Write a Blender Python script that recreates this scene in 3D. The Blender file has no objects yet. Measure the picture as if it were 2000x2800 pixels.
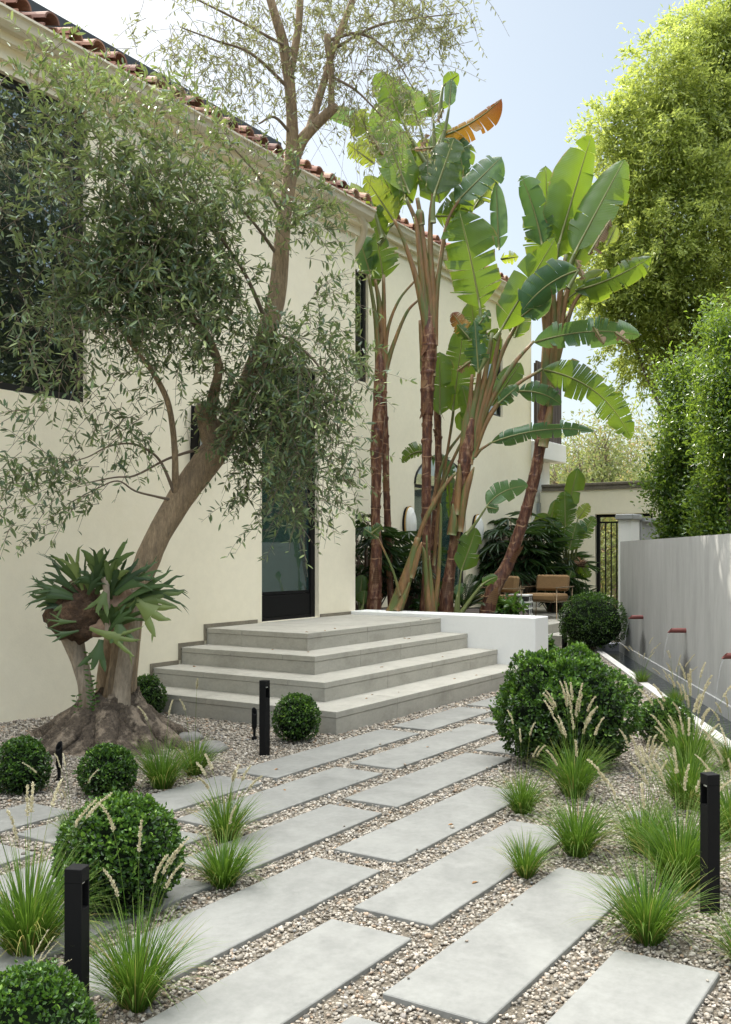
import bpy, math, random
import numpy as np
from mathutils import Vector, Matrix, noise as mnoise
random.seed(7); RNG = np.random.default_rng(11)
SC = bpy.context.scene
COL = SC.collection
PI = math.pi
# ------------------------------------------------------------------ camera model (a level view camera with a little rise)
FPX, V0, CX, TH, HC = 2687.3, 1512.4, 1000.0, math.radians(32.74), 1.5
CT, ST = math.cos(TH), math.sin(TH)
FWD = np.array([CT, ST, 0.0]); RGT = np.array([ST, -CT, 0.0]); UP = np.array([0, 0, 1.0])
def ray(u, v):
    r = (u-CX)/FPX
    return np.array([CT+ST*r, ST-CT*r, -(v-V0)/FPX])
EYE = np.array([0, 0, HC])
def dep(u, v, t): return EYE+ray(u, v)*t                    # photo point at a distance in front
def gnd(u, v, z=0.0):
    d = ray(u, v); return EYE+d*((z-HC)/d[2])
def aty(u, v, y):
    d = ray(u, v); return EYE+d*(y/d[1])
def atx(u, v, x):
    d = ray(u, v); return EYE+d*(x/d[0])
K = 1.2315                                                   # coordinates read off a reduced copy of the photo
def Dp(u, v, t): return dep(u*K, v*K, t)
def Dg(u, v, z=0.0): return gnd(u*K, v*K, z)
# ------------------------------------------------------------------ mesh builder
class MB:
    def __init__(s): s.v = []; s.lc = []; s.f3 = []; s.f4 = []; s.m3 = []; s.m4 = []; s.n = 0
    def add(s, v, f, lc=None, m=0):
        v = np.asarray(v, float).reshape(-1, 3); f = np.asarray(f, np.int64)
        if lc is None: lc = np.zeros((len(v), 3))
        else:
            lc = np.asarray(lc, float)
            if lc.ndim == 1: lc = np.tile(lc, (len(v), 1))
        s.v.append(v); s.lc.append(lc)
        if f.size:
            if f.shape[1] == 3: s.f3.append(f+s.n); s.m3.append(np.full(len(f), m, np.int32))
            else: s.f4.append(f+s.n); s.m4.append(np.full(len(f), m, np.int32))
        s.n += len(v)
    def box(s, x0, x1, y0, y1, z0, z1, m=0, lc=None):
        v = [(x, y, z) for z in (z0, z1) for y in (y0, y1) for x in (x0, x1)]
        s.add(v, [(0, 2, 3, 1), (4, 5, 7, 6), (0, 1, 5, 4), (2, 6, 7, 3), (0, 4, 6, 2), (1, 3, 7, 5)], lc, m)
    def rbox(s, x0, x1, y0, y1, z0, z1, b=0.004, m=0):
        # box with chamfered edges
        vs = []
        for sx in (0, 1):
            for sy in (0, 1):
                for sz in (0, 1):
                    X, Y, Z = (x0, x1)[sx], (y0, y1)[sy], (z0, z1)[sz]
                    ix, iy, iz = (b, -b)[sx], (b, -b)[sy], (b, -b)[sz]
                    vs += [(X, Y+iy, Z+iz), (X+ix, Y, Z+iz), (X+ix, Y+iy, Z)]
        def i(a, bb, c, k): return (a*4+bb*2+c)*3+k
        q = []
        for a in (0, 1):
            q.append([i(a, 0, 0, 0), i(a, 1, 0, 0), i(a, 1, 1, 0), i(a, 0, 1, 0)])
            q.append([i(0, a, 0, 1), i(1, a, 0, 1), i(1, a, 1, 1), i(0, a, 1, 1)])
            q.append([i(0, 0, a, 2), i(1, 0, a, 2), i(1, 1, a, 2), i(0, 1, a, 2)])
        for a in (0, 1):
            for c in (0, 1):
                q.append([i(a, c, 0, 0), i(a, c, 1, 0), i(a, c, 1, 1), i(a, c, 0, 1)])
                q.append([i(a, 0, c, 0), i(a, 1, c, 0), i(a, 1, c, 2), i(a, 0, c, 2)])
                q.append([i(0, a, c, 1), i(1, a, c, 1), i(1, a, c, 2), i(0, a, c, 2)])
        t = [[i(a, bb, c, 0), i(a, bb, c, 1), i(a, bb, c, 2)] for a in (0, 1) for bb in (0, 1) for c in (0, 1)]
        n0 = s.n
        s.add(vs, q, None, m)
        s.f3.append(np.array(t)+n0); s.m3.append(np.full(8, m, np.int32))
    def tube(s, pts, rad, n=8, rnd=0.5, m=0, amp=0.0, fr=6.0, cap=True, seed=0.0, squash=1.0):
        P = np.asarray(pts, float); R = np.broadcast_to(np.asarray(rad, float), (len(P),)).copy()
        T = np.gradient(P, axis=0); T /= np.linalg.norm(T, axis=1)[:, None]+1e-12
        ref = np.array([0, 0, 1.0]) if abs(T[0][2]) < .9 else np.array([1.0, 0, 0])
        u = np.cross(T[0], ref); u /= np.linalg.norm(u)
        a = np.linspace(0, 2*PI, n, endpoint=False); V = []; L = []
        ca, sa = np.cos(a)[:, None], np.sin(a)[:, None]
        for i in range(len(P)):
            u = u-T[i]*np.dot(u, T[i]); u /= np.linalg.norm(u)+1e-12; w = np.cross(T[i], u)
            ring = ca*u+sa*w*squash
            rr = R[i]*np.ones((n, 1))
            if amp:
                for j in range(n):
                    q = P[i]+ring[j]*R[i]
                    rr[j] *= 1+amp*mnoise.noise(Vector((q[0]*fr+seed, q[1]*fr, q[2]*fr*.35)))+amp*.5*mnoise.noise(Vector((q[0]*fr*3+seed, q[1]*fr*3, q[2]*fr)))
            V.append(P[i]+ring*rr)
            L.append(np.stack([np.full(n, i/(len(P)-1)), a/(2*PI), np.full(n, rnd)], 1))
        k = len(P); idx = np.arange(k*n).reshape(k, n); nx = np.roll(idx, -1, axis=1)
        F = np.stack([idx[:-1], nx[:-1], nx[1:], idx[1:]], -1).reshape(-1, 4)
        n0 = s.n
        s.add(np.concatenate(V), F, np.concatenate(L), m)
        if cap:
            for e, pt in ((0, P[0]), (k-1, P[-1])):
                c0 = s.n; s.add([pt], np.zeros((0, 3)), [[e/(k-1), .5, rnd]], m)
                ids = idx[e]+n0; nn = np.roll(ids, -1)
                t = np.stack([ids, nn, np.full(n, c0)], 1)
                s.f3.append(t); s.m3.append(np.full(n, m, np.int32))
    def lathe(s, prof, c=(0, 0, 0), n=20, m=0, rnd=.5):
        a = np.linspace(0, 2*PI, n, endpoint=False); V = []
        for r, z in prof: V.append(np.stack([c[0]+r*np.cos(a), c[1]+r*np.sin(a), np.full(n, c[2]+z)], 1))
        k = len(prof); idx = np.arange(k*n).reshape(k, n); nx = np.roll(idx, -1, axis=1)
        F = np.stack([idx[:-1], nx[:-1], nx[1:], idx[1:]], -1).reshape(-1, 4)
        s.add(np.concatenate(V), F, (0, 0, rnd), m)
    def leaves(s, P, D, N, L, W, rnd, m=0, fold=.25, kind='hex', bend=.12):
        """many small leaves at once: base points, directions, face normals, lengths, widths, tints"""
        P = np.asarray(P, float); n = len(P)
        if n == 0: return
        D = D/(np.linalg.norm(D, axis=1)[:, None]+1e-9)
        S = np.cross(D, N); S /= np.linalg.norm(S, axis=1)[:, None]+1e-9; N = np.cross(S, D)
        L = np.broadcast_to(L, (n,))[:, None]; W = np.broadcast_to(W, (n,))[:, None]*.5
        rnd = np.broadcast_to(rnd, (n,))
        up = N*W*fold*2; cv = -N*L*bend
        if kind == 'hex':
            V = np.stack([P, P+D*L*.3+S*W*.85+up*.85, P+D*L*.68+S*W*.8+up*.7+cv*.4, P+D*L+cv, P+D*L*.68-S*W*.8+up*.7+cv*.4, P+D*L*.3-S*W*.85+up*.85], 1)
            f = np.array([[0, 1, 2, 3], [0, 3, 4, 5]]); k = 6; xs = [0, .3, .68, 1, .68, .3]; ys = [0, 1, 1, 0, -1, -1]
        else:
            V = np.stack([P, P+D*L*.45+S*W+up, P+D*L, P+D*L*.45-S*W+up], 1)
            f = np.array([[0, 1, 2], [0, 2, 3]]); k = 4; xs = [0, .45, 1, .45]; ys = [0, 1, 0, -1]
        F = (f[None]+(np.arange(n)*k)[:, None, None]).reshape(-1, f.shape[1])
        lc = np.stack([np.tile(xs, n), np.tile(ys, n), np.repeat(rnd, k)], 1)
        s.add(V.reshape(-1, 3), F, lc, m)
    def build(s, name, mats, parent=None, smooth=False, origin=None, lc=True):
        if not isinstance(mats, (list, tuple)): mats = [mats]
        me = bpy.data.meshes.new(name)
        v = np.concatenate(s.v); o = np.zeros(3)
        if origin is not None: o = np.asarray(origin, float)
        elif parent is not None: o = ORG[parent.name]
        v = v-o
        f3 = np.concatenate(s.f3) if s.f3 else np.zeros((0, 3), int); f4 = np.concatenate(s.f4) if s.f4 else np.zeros((0, 4), int)
        mi = np.concatenate((s.m3 or [np.zeros(0, np.int32)])+(s.m4 or [np.zeros(0, np.int32)]))
        me.vertices.add(len(v)); me.vertices.foreach_set('co', v.astype(np.float32).ravel())
        tot = np.concatenate([np.full(len(f3), 3), np.full(len(f4), 4)]); st = np.concatenate([[0], np.cumsum(tot)[:-1]])
        me.loops.add(int(tot.sum())); me.loops.foreach_set('vertex_index', np.concatenate([f3.ravel(), f4.ravel()]).astype(np.int32))
        me.polygons.add(len(tot)); me.polygons.foreach_set('loop_start', st.astype(np.int32))
        me.polygons.foreach_set('material_index', mi)
        me.polygons.foreach_set('use_smooth', np.full(len(tot), bool(smooth)))
        if lc:
            at = me.attributes.new('lc', 'FLOAT_VECTOR', 'POINT'); at.data.foreach_set('vector', np.concatenate(s.lc).astype(np.float32).ravel())
        for m in mats: me.materials.append(m)
        me.update(calc_edges=True); me.validate()
        ob = bpy.data.objects.new(name, me); COL.objects.link(ob)
        if parent is not None: ob.parent = parent
        else: ob.location = o
        ORG[ob.name] = o
        return ob
ORG = {}
def tag(o, label, cat, group=None):
    o['label'] = label; o['category'] = cat; o['kind'] = 'thing'
    if group: o['group'] = group
    return o
def thing(name, loc, label, cat, group=None):
    o = bpy.data.objects.new(name, None); COL.objects.link(o); o.location = loc; o.empty_display_size = .2
    ORG[o.name] = np.asarray(loc, float); return tag(o, label, cat, group)
def struct(o, kind='structure'): o['kind'] = kind; return o
def curve(pts, n=8, rad=None):
    """Catmull-Rom through points (with radii)"""
    P = np.asarray(pts, float)
    if rad is not None: P = np.column_stack([P, rad])
    Q = np.vstack([2*P[0]-P[1], P, 2*P[-1]-P[-2]]); out = []
    for i in range(1, len(Q)-2):
        for t in np.linspace(0, 1, n, endpoint=False):
            a, b, c, d = Q[i-1], Q[i], Q[i+1], Q[i+2]
            out.append(.5*((2*b)+(-a+c)*t+(2*a-5*b+4*c-d)*t*t+(-a+3*b-3*c+d)*t**3))
    out.append(P[-1]); out = np.array(out)
    return (out[:, :3], out[:, 3]) if rad is not None else out
def unit(v): v = np.asarray(v, float); return v/(np.linalg.norm(v, axis=-1, keepdims=True)+1e-9)
def rdir(n): return unit(RNG.normal(size=(n, 3)))
def nz(P, f=1.0, seed=0.0):
    return np.array([mnoise.noise(Vector((p[0]*f+seed, p[1]*f-seed*.7, p[2]*f+seed*.3))) for p in P])
# ------------------------------------------------------------------ materials
def newmat(name):
    m = bpy.data.materials.new(name); m.use_nodes = True; nt = m.node_tree; nt.nodes.clear()
    out = nt.nodes.new('ShaderNodeOutputMaterial'); b = nt.nodes.new('ShaderNodeBsdfPrincipled'); nt.links.new(b.outputs[0], out.inputs[0])
    return m, nt, b, out
def nd(nt, t, **kw):
    n = nt.nodes.new('ShaderNode'+t)
    for k, v in kw.items():
        if k[0] == '_': n.inputs[int(k[1:]) if k[1:].isdigit() else k[1:]].default_value = v
        else: setattr(n, k, v)
    return n
def ramp(nt, stops, interp='LINEAR'):
    r = nt.nodes.new('ShaderNodeValToRGB'); r.color_ramp.interpolation = interp; el = r.color_ramp.elements
    while len(el) < len(stops): el.new(.5)
    for e, (p, c) in zip(el, stops): e.position = p; e.color = (c[0], c[1], c[2], 1)
    return r
def mul(c, k): return tuple(min(1, max(0, x*k)) for x in c[:3])
def surf(name, base, rough=.7, vary=.12, scale=3.0, fine=40.0, fvary=.06, bump=.15, bscale=60.0, stretch=(1, 1, 1), metal=0.0, spec=.5, stain=None, dist=.01, warp=0.0):
    m, nt, b, out = newmat(name); L = nt.links.new
    tc = nd(nt, 'TexCoord'); mp = nd(nt, 'Mapping'); mp.inputs['Scale'].default_value = stretch
    oi = nd(nt, 'ObjectInfo'); sc = nd(nt, 'VectorMath', operation='SCALE'); 
    cmb = nd(nt, 'CombineXYZ'); 
    mm = nd(nt, 'Math', operation='MULTIPLY', _1=37.0); L(oi.outputs['Random'], mm.inputs[0])
    for i in range(3): L(mm.outputs[0], cmb.inputs[i])
    ad = nd(nt, 'VectorMath', operation='ADD'); L(tc.outputs['Object'], ad.inputs[0]); L(cmb.outputs[0], ad.inputs[1]); L(ad.outputs[0], mp.inputs[0])
    n1 = nd(nt, 'TexNoise', _Scale=scale, _Detail=6.0, _Roughness=.6, _Distortion=warp); L(mp.outputs[0], n1.inputs['Vector'])
    n2 = nd(nt, 'TexNoise', _Scale=fine, _Detail=4.0, _Roughness=.7); L(mp.outputs[0], n2.inputs['Vector'])
    r1 = ramp(nt, [(.25, mul(base, 1-vary)), (.5, base), (.75, mul(base, 1+vary))]); L(n1.outputs['Fac'], r1.inputs[0])
    r2 = ramp(nt, [(.3, (1-fvary,)*3), (.7, (1.0,)*3)]); L(n2.outputs['Fac'], r2.inputs[0])
    mx = nd(nt, 'Mix', data_type='RGBA', blend_type='MULTIPLY'); mx.inputs[0].default_value = 1.0
    L(r1.outputs[0], mx.inputs[6]); L(r2.outputs[0], mx.inputs[7]); col = mx.outputs[2]
    if stain:
        n3 = nd(nt, 'TexNoise', _Scale=stain[1], _Detail=5.0, _Roughness=.65); L(mp.outputs[0], n3.inputs['Vector'])
        r3 = ramp(nt, [(stain[2], (0,)*3), (stain[3], (1,)*3)]); L(n3.outputs['Fac'], r3.inputs[0])
        m3 = nd(nt, 'Mix', data_type='RGBA'); L(r3.outputs[0], m3.inputs[0]); L(col, m3.inputs[6]); m3.inputs[7].default_value = (*stain[0], 1); col = m3.outputs[2]
    L(col, b.inputs['Base Color']); b.inputs['Roughness'].default_value = rough; b.inputs['Metallic'].default_value = metal
    b.inputs['Specular IOR Level'].default_value = spec
    if bump:
        n4 = nd(nt, 'TexNoise', _Scale=bscale, _Detail=6.0, _Roughness=.65); L(mp.outputs[0], n4.inputs['Vector'])
        bp = nd(nt, 'Bump', _Strength=bump, _Distance=dist); L(n4.outputs['Fac'], bp.inputs['Height']); L(bp.outputs[0], b.inputs['Normal'])
    return m
def leafmat(name, stops, trans=(.2, .3, .05), tr=.3, tmix=.6, rough=.45, under=None, vein=None, tip=None, edge=None, spec=.5):
    m, nt, b, out = newmat(name); L = nt.links.new
    at = nd(nt, 'Attribute', attribute_name='lc'); sp = nd(nt, 'SeparateXYZ'); L(at.outputs['Vector'], sp.inputs[0])
    r = ramp(nt, stops); L(sp.outputs[2], r.inputs[0]); col = r.outputs[0]
    if vein:                                                   # (frequency, darkening, midrib colour)
        w = nd(nt, 'Math', operation='MULTIPLY', _1=vein[0]); L(sp.outputs[0], w.inputs[0])
        sn = nd(nt, 'Math', operation='SINE'); L(w.outputs[0], sn.inputs[0])
        rv = ramp(nt, [(.0, (1-vein[1],)*3), (.6, (1,)*3)]); mr = nd(nt, 'MapRange', _1=-1.0, _2=1.0); L(sn.outputs[0], mr.inputs[0]); L(mr.outputs[0], rv.inputs[0])
        mx = nd(nt, 'Mix', data_type='RGBA', blend_type='MULTIPLY'); mx.inputs[0].default_value = 1; L(col, mx.inputs[6]); L(rv.outputs[0], mx.inputs[7]); col = mx.outputs[2]
        tc = nd(nt, 'TexCoord'); ns = nd(nt, 'TexNoise', _Scale=4.0, _Detail=5.0); L(tc.outputs['Object'], ns.inputs['Vector'])
        rn = ramp(nt, [(.3, (.75,)*3), (.7, (1.15,)*3)]); L(ns.outputs['Fac'], rn.inputs[0])
        m4 = nd(nt, 'Mix', data_type='RGBA', blend_type='MULTIPLY'); m4.inputs[0].default_value = 1; L(col, m4.inputs[6]); L(rn.outputs[0], m4.inputs[7]); col = m4.outputs[2]
        ab = nd(nt, 'Math', operation='ABSOLUTE'); L(sp.outputs[1], ab.inputs[0])
        lt = nd(nt, 'Math', operation='LESS_THAN', _1=.045); L(ab.outputs[0], lt.inputs[0])
        m2 = nd(nt, 'Mix', data_type='RGBA'); L(lt.outputs[0], m2.inputs[0]); L(col, m2.inputs[6]); m2.inputs[7].default_value = (*vein[2], 1); col = m2.outputs[2]
        if edge:
            n5 = nd(nt, 'TexNoise', _Scale=9.0, _Detail=3.0); L(tc.outputs['Object'], n5.inputs['Vector'])
            a5 = nd(nt, 'Math', operation='MULTIPLY_ADD', _1=.35, _2=0.0); L(n5.outputs['Fac'], a5.inputs[0])
            a6 = nd(nt, 'Math', operation='ADD'); L(a5.outputs[0], a6.inputs[0]); L(ab.outputs[0], a6.inputs[1])
            r6 = ramp(nt, [(.0, (0,)*3), (1.0, (1,)*3)]); m6r = nd(nt, 'MapRange', _1=1.13, _2=1.19); L(a6.outputs[0], m6r.inputs[0]); L(m6r.outputs[0], r6.inputs[0])
            m6 = nd(nt, 'Mix', data_type='RGBA'); L(r6.outputs[0], m6.inputs[0]); L(col, m6.inputs[6]); m6.inputs[7].default_value = (*edge, 1); col = m6.outputs[2]
        bp = nd(nt, 'Bump', _Strength=.3, _Distance=.003); L(sn.outputs[0], bp.inputs['Height']); L(bp.outputs[0], b.inputs['Normal'])
    if tip:                                                    # (start, colour)
        mr = nd(nt, 'MapRange', _1=tip[0], _2=1.0); L(sp.outputs[0], mr.inputs[0])
        m2 = nd(nt, 'Mix', data_type='RGBA'); L(mr.outputs[0], m2.inputs[0]); L(col, m2.inputs[6]); m2.inputs[7].default_value = (*tip[1], 1); col = m2.outputs[2]
    if under:
        g = nd(nt, 'NewGeometry'); m2 = nd(nt, 'Mix', data_type='RGBA'); L(g.outputs['Backfacing'], m2.inputs[0]); L(col, m2.inputs[6])
        m3 = nd(nt, 'Mix', data_type='RGBA'); m3.inputs[0].default_value = under[1]; L(col, m3.inputs[6]); m3.inputs[7].default_value = (*under[0], 1); L(m3.outputs[2], m2.inputs[7]); col = m2.outputs[2]
    L(col, b.inputs['Base Color']); b.inputs['Roughness'].default_value = rough; b.inputs['Specular IOR Level'].default_value = spec
    if tr:
        t = nd(nt, 'BsdfTranslucent'); mt = nd(nt, 'Mix', data_type='RGBA', blend_type='MIX'); mt.inputs[0].default_value = tmix
        L(col, mt.inputs[6]); mt.inputs[7].default_value = (*trans, 1); L(mt.outputs[2], t.inputs[0])
        s = nd(nt, 'MixShader'); s.inputs[0].default_value = tr; L(b.outputs[0], s.inputs[1]); L(t.outputs[0], s.inputs[2]); L(s.outputs[0], out.inputs[0])
    return m
def plain(name, c, rough=.5, metal=0.0, spec=.5):
    m, nt, b, out = newmat(name); b.inputs['Base Color'].default_value = (*c, 1); b.inputs['Roughness'].default_value = rough; b.inputs['Metallic'].default_value = metal; b.inputs['Specular IOR Level'].default_value = spec
    return m
def rampmat(name, stops, rough=.8, interp='LINEAR', bump=0):
    m, nt, b, out = newmat(name); L = nt.links.new
    at = nd(nt, 'Attribute', attribute_name='lc'); sp = nd(nt, 'SeparateXYZ'); L(at.outputs['Vector'], sp.inputs[0])
    r = ramp(nt, stops, interp); L(sp.outputs[2], r.inputs[0])
    tc = nd(nt, 'TexCoord'); n = nd(nt, 'TexNoise', _Scale=150.0, _Detail=3.0); L(tc.outputs['Object'], n.inputs['Vector'])
    r2 = ramp(nt, [(.3, (.8,)*3), (.7, (1.1,)*3)]); L(n.outputs['Fac'], r2.inputs[0])
    mx = nd(nt, 'Mix', data_type='RGBA', blend_type='MULTIPLY'); mx.inputs[0].default_value = 1; L(r.outputs[0], mx.inputs[6]); L(r2.outputs[0], mx.inputs[7])
    L(mx.outputs[2], b.inputs['Base Color']); b.inputs['Roughness'].default_value = rough
    return m
def glassmat(name, tint, refl=.25, tr=.35, body=(.008, .014, .012)):
    m, nt, b, out = newmat(name); L = nt.links.new
    b.inputs['Base Color'].default_value = (*body, 1); b.inputs['Roughness'].default_value = .3
    t = nd(nt, 'BsdfTransparent'); t.inputs[0].default_value = (*tint, 1)
    g = nd(nt, 'BsdfGlossy'); g.inputs['Roughness'].default_value = .0; g.inputs[0].default_value = (.9, .95, .92, 1)
    s1 = nd(nt, 'MixShader'); s1.inputs[0].default_value = tr; L(b.outputs[0], s1.inputs[1]); L(t.outputs[0], s1.inputs[2])
    fr = nd(nt, 'LayerWeight', _Blend=.25); a = nd(nt, 'Math', operation='MULTIPLY_ADD', _1=.6, _2=refl); L(fr.outputs['Fresnel'], a.inputs[0])
    s2 = nd(nt, 'MixShader'); L(a.outputs[0], s2.inputs[0]); L(s1.outputs[0], s2.inputs[1]); L(g.outputs[0], s2.inputs[2]); L(s2.outputs[0], out.inputs[0])
    return m
M = {}
M['stucco'] = surf('cream_stucco', (.91, .84, .665), .9, .06, .8, 12, .05, .30, 55, dist=.004, stain=((.865, .785, .60), 1.1, .52, .8))
M['white'] = surf('white_stucco', (.80, .80, .78), .85, .04, 1.2, 30, .04, .10, 160, dist=.004)
M['slab'] = surf('grey_limestone', (.245, .243, .224), .75, .17, 2.2, 26, .18, .22, 90, dist=.003, stain=((.275, .272, .25), 4, .5, .75), warp=1.2)
M['step'] = surf('step_stone', (.44, .42, .365), .7, .10, 2.5, 30, .16, .15, 90, dist=.003, stain=((.28, .265, .225), 3.0, .5, .8), stretch=(1, 1, 1.6))
M['joint'] = plain('dark_joint', (.17, .16, .14), .9)
M['skirt'] = surf('brown_skirting', (.25, .22, .165), .8, .3, 6, 40, .3, .2, 80)
M['concrete'] = surf('grey_concrete_panel', (.36, .365, .36), .8, .14, 1.3, 16, .10, .10, 60, stretch=(1.6, 1.6, .45), stain=((.42, .425, .42), 2.2, .45, .8), warp=.8)
M['gravel_base'] = surf('gravel_bed', (.28, .235, .175), .95, .25, 8, 90, .6, .8, 90, dist=.02)
M['soil'] = surf('dark_soil', (.06, .045, .035), .95, .3, 5, 60, .4, .6, 60)
M['ground'] = surf('dry_ground', (.20, .17, .12), .95, .25, .3, 10, .3, 0)
M['black'] = surf('black_metal', (.005, .005, .0055), .7, .1, 5, 60, .1, .02, 300, spec=.2)
M['darkframe'] = plain('dark_bronze_frame', (.008, .008, .008), .4)
M['pebble'] = rampmat('river_pebbles', [(0, (.14, .125, .105)), (.12, (.22, .195, .16)), (.30, (.315, .275, .22)), (.48, (.39, .34, .275)), (.66, (.45, .40, .33)), (.82, (.54, .49, .42)), (.91, (.36, .25, .16)), (1.0, (.24, .235, .225))], .7)
M['tile'] = rampmat('terracotta_tile', [(0, (.17, .085, .065)), (.4, (.28, .135, .09)), (.75, (.36, .20, .135)), (1, (.44, .31, .23))], .8)
M['cream'] = surf('cream_paint', (.72, .66, .53), .5, .03, 1, 20, .03, 0)
M['bark'] = surf('olive_bark', (.50, .365, .235), .9, .32, 5, 30, .5, .9, 34, stretch=(2.4, 2.4, .5), dist=.03, stain=((.25, .19, .13), 7, .52, .66))
M['rootbark'] = surf('gnarled_root_bark', (.165, .125, .09), .95, .5, 9, 40, .65, 1.0, 30, dist=.05, stain=((.31, .245, .18), 7, .50, .60))
M['stumpbark'] = surf('pale_stump_bark', (.44, .36, .275), .9, .25, 6, 26, .45, .7, 30, stretch=(2, 2, .5), dist=.02, stain=((.17, .12, .08), 5, .5, .66))
M['fibre'] = surf('brown_fern_root_mass', (.14, .08, .045), .95, .5, 7, 30, .6, 1.0, 30, dist=.05)
M['shield'] = surf('tan_shield_frond', (.34, .22, .15), .85, .3, 7, 40, .3, .5, 40, dist=.02)
M['twig'] = surf('olive_twig', (.20, .15, .11), .9, .2, 10, 60, .2, 0)
M['olive'] = leafmat('olive_leaf', [(0, (.024, .055, .032)), (.35, (.065, .12, .056)), (.7, (.16, .23, .085)), (1, (.40, .47, .18))], (.40, .50, .09), tr=.22, rough=.42, under=((.20, .25, .17), .4))
M['olive_top'] = leafmat('olive_leaf_high', [(0, (.07, .085, .035)), (.5, (.15, .165, .065)), (1, (.26, .27, .12))], (.32, .34, .10), tr=.35, rough=.5, under=((.27, .28, .20), .7))
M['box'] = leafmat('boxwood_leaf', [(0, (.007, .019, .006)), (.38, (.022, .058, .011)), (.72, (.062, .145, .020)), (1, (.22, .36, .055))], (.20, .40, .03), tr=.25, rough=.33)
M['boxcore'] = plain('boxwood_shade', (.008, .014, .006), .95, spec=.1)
M['grass'] = leafmat('grass_blade', [(0, (.025, .075, .010)), (.5, (.06, .15, .016)), (.85, (.12, .22, .03)), (1, (.36, .27, .10))], (.25, .42, .04), tr=.35, rough=.6, tip=(.65, (.17, .23, .05)), spec=.25)
M['plume'] = leafmat('dry_seed_head', [(0, (.50, .45, .29)), (1, (.72, .66, .48))], (.6, .55, .35), tr=.3, rough=.8)
M['culm'] = leafmat('grass_stalk', [(0, (.16, .20, .06)), (1, (.34, .31, .13))], (.3, .3, .1), tr=.2, rough=.6)
M['banana'] = leafmat('paddle_leaf', [(0, (.012, .05, .016)), (.35, (.028, .095, .018)), (.65, (.06, .14, .018)), (1, (.14, .21, .025))], (.36, .50, .03), tr=.42, rough=.34, vein=(380, .13, (.26, .30, .08)), edge=(.25, .15, .06), under=((.12, .19, .08), .35))
M['banana_blue'] = leafmat('blue_green_paddle_leaf', [(0, (.022, .088, .030)), (1, (.095, .185, .07))], (.26, .42, .07), tr=.28, rough=.30, vein=(380, .13, (.22, .26, .10)), edge=(.4, .33, .22), under=((.14, .20, .14), .5))
M['banana_orange'] = leafmat('withering_orange_leaf', [(0, (.34, .22, .03)), (1, (.42, .24, .03))], (.75, .30, .02), tr=.22, tmix=.25, rough=.4, vein=(380, .15, (.5, .35, .05)), edge=(.25, .06, .03), tip=(.15, (.11, .016, .010)))
M['banana_yellow'] = leafmat('yellowing_paddle_leaf', [(0, (.10, .18, .025)), (1, (.24, .28, .04))], (.52, .60, .05), tr=.45, rough=.38, vein=(380, .15, (.4, .4, .1)), edge=(.32, .16, .06))
M['banana_dead'] = leafmat('dry_brown_leaf', [(0, (.22, .115, .06)), (1, (.42, .30, .20))], (.5, .3, .15), tr=.25, rough=.8, vein=(120, .3, (.3, .2, .1)))
M['petiole'] = leafmat('leaf_stalk', [(0, (.09, .12, .035)), (.6, (.15, .17, .05)), (1, (.24, .22, .08))], (.2, .2, .05), tr=0, rough=.4)
M['palm'] = leafmat('lady_palm_leaf', [(0, (.008, .022, .010)), (.6, (.022, .055, .018)), (1, (.055, .105, .03))], (.12, .22, .03), tr=.2, rough=.35)
M['stag'] = leafmat('staghorn_frond', [(0, (.014, .042, .012)), (.5, (.05, .10, .022)), (1, (.18, .23, .06))], (.2, .28, .06), tr=.25, rough=.5, under=((.15, .18, .07), .4))
M['hedge'] = leafmat('hedge_leaf', [(0, (.015, .045, .010)), (.5, (.045, .105, .018)), (1, (.15, .25, .04))], (.42, .60, .06), tr=.36, rough=.28)
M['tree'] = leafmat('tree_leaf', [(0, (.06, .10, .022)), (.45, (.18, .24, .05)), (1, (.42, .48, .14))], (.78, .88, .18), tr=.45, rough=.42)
M['fartree'] = leafmat('far_tree_leaf', [(0, (.06, .095, .03)), (.5, (.12, .155, .05)), (.85, (.22, .21, .085)), (1, (.36, .21, .09))], (.36, .42, .12), tr=.4, rough=.6)
M['darktree'] = leafmat('dark_tree_leaf', [(0, (.015, .03, .012)), (.5, (.045, .065, .022)), (1, (.12, .13, .045))], (.2, .26, .05), tr=.2, rough=.6)  # darker leaf colour for the trees that the glass reflects
M['shrub'] = leafmat('broad_shrub_leaf', [(0, (.02, .07, .015)), (1, (.09, .19, .035))], (.25, .45, .05), tr=.3, rough=.35)
M['branch'] = surf('tree_branch', (.20, .155, .115), .9, .25, 4, 30, .3, .4, 30, stretch=(2, 2, .5))
M['fabric'] = surf('tan_boucle', (.27, .165, .075), .95, .12, 20, 220, .3, .5, 260, dist=.006)
M['brass'] = plain('bronze_tube', (.20, .145, .085), .4, .6)
M['wire'] = plain('black_weave', (.02, .02, .02), .6)
M['whiteweave'] = plain('white_weave', (.72, .72, .70), .6)
M['copper'] = surf('oxide_red_copper', (.20, .055, .045), .5, .15, 8, 40, .2, .1, 60)
M['brownslat'] = surf('brown_timber_slat', (.10, .075, .065), .7, .15, 3, 30, .2, .1, 60)
M['cap'] = surf('weathered_coping', (.22, .19, .15), .9, .25, 4, 30, .4, .3, 40)
M['greystone'] = surf('grey_cast_stone', (.33, .34, .345), .8, .1, 4, 40, .2, .15, 60)
M['curb'] = surf('pale_pool_curb', (.62, .60, .57), .8, .08, 4, 40, .12, .1, 80)
M['plumcurb'] = surf('mauve_grey_curb', (.27, .27, .31), .7, .1, 4, 40, .1, .1, 80)
M['meter'] = plain('grey_enamel', (.28, .30, .30), .5)
M['solar'] = plain('dark_panel', (.03, .035, .04), .3)
M['window'] = glassmat('reflective_window_glass', (.30, .38, .34), .34, .35)
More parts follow.
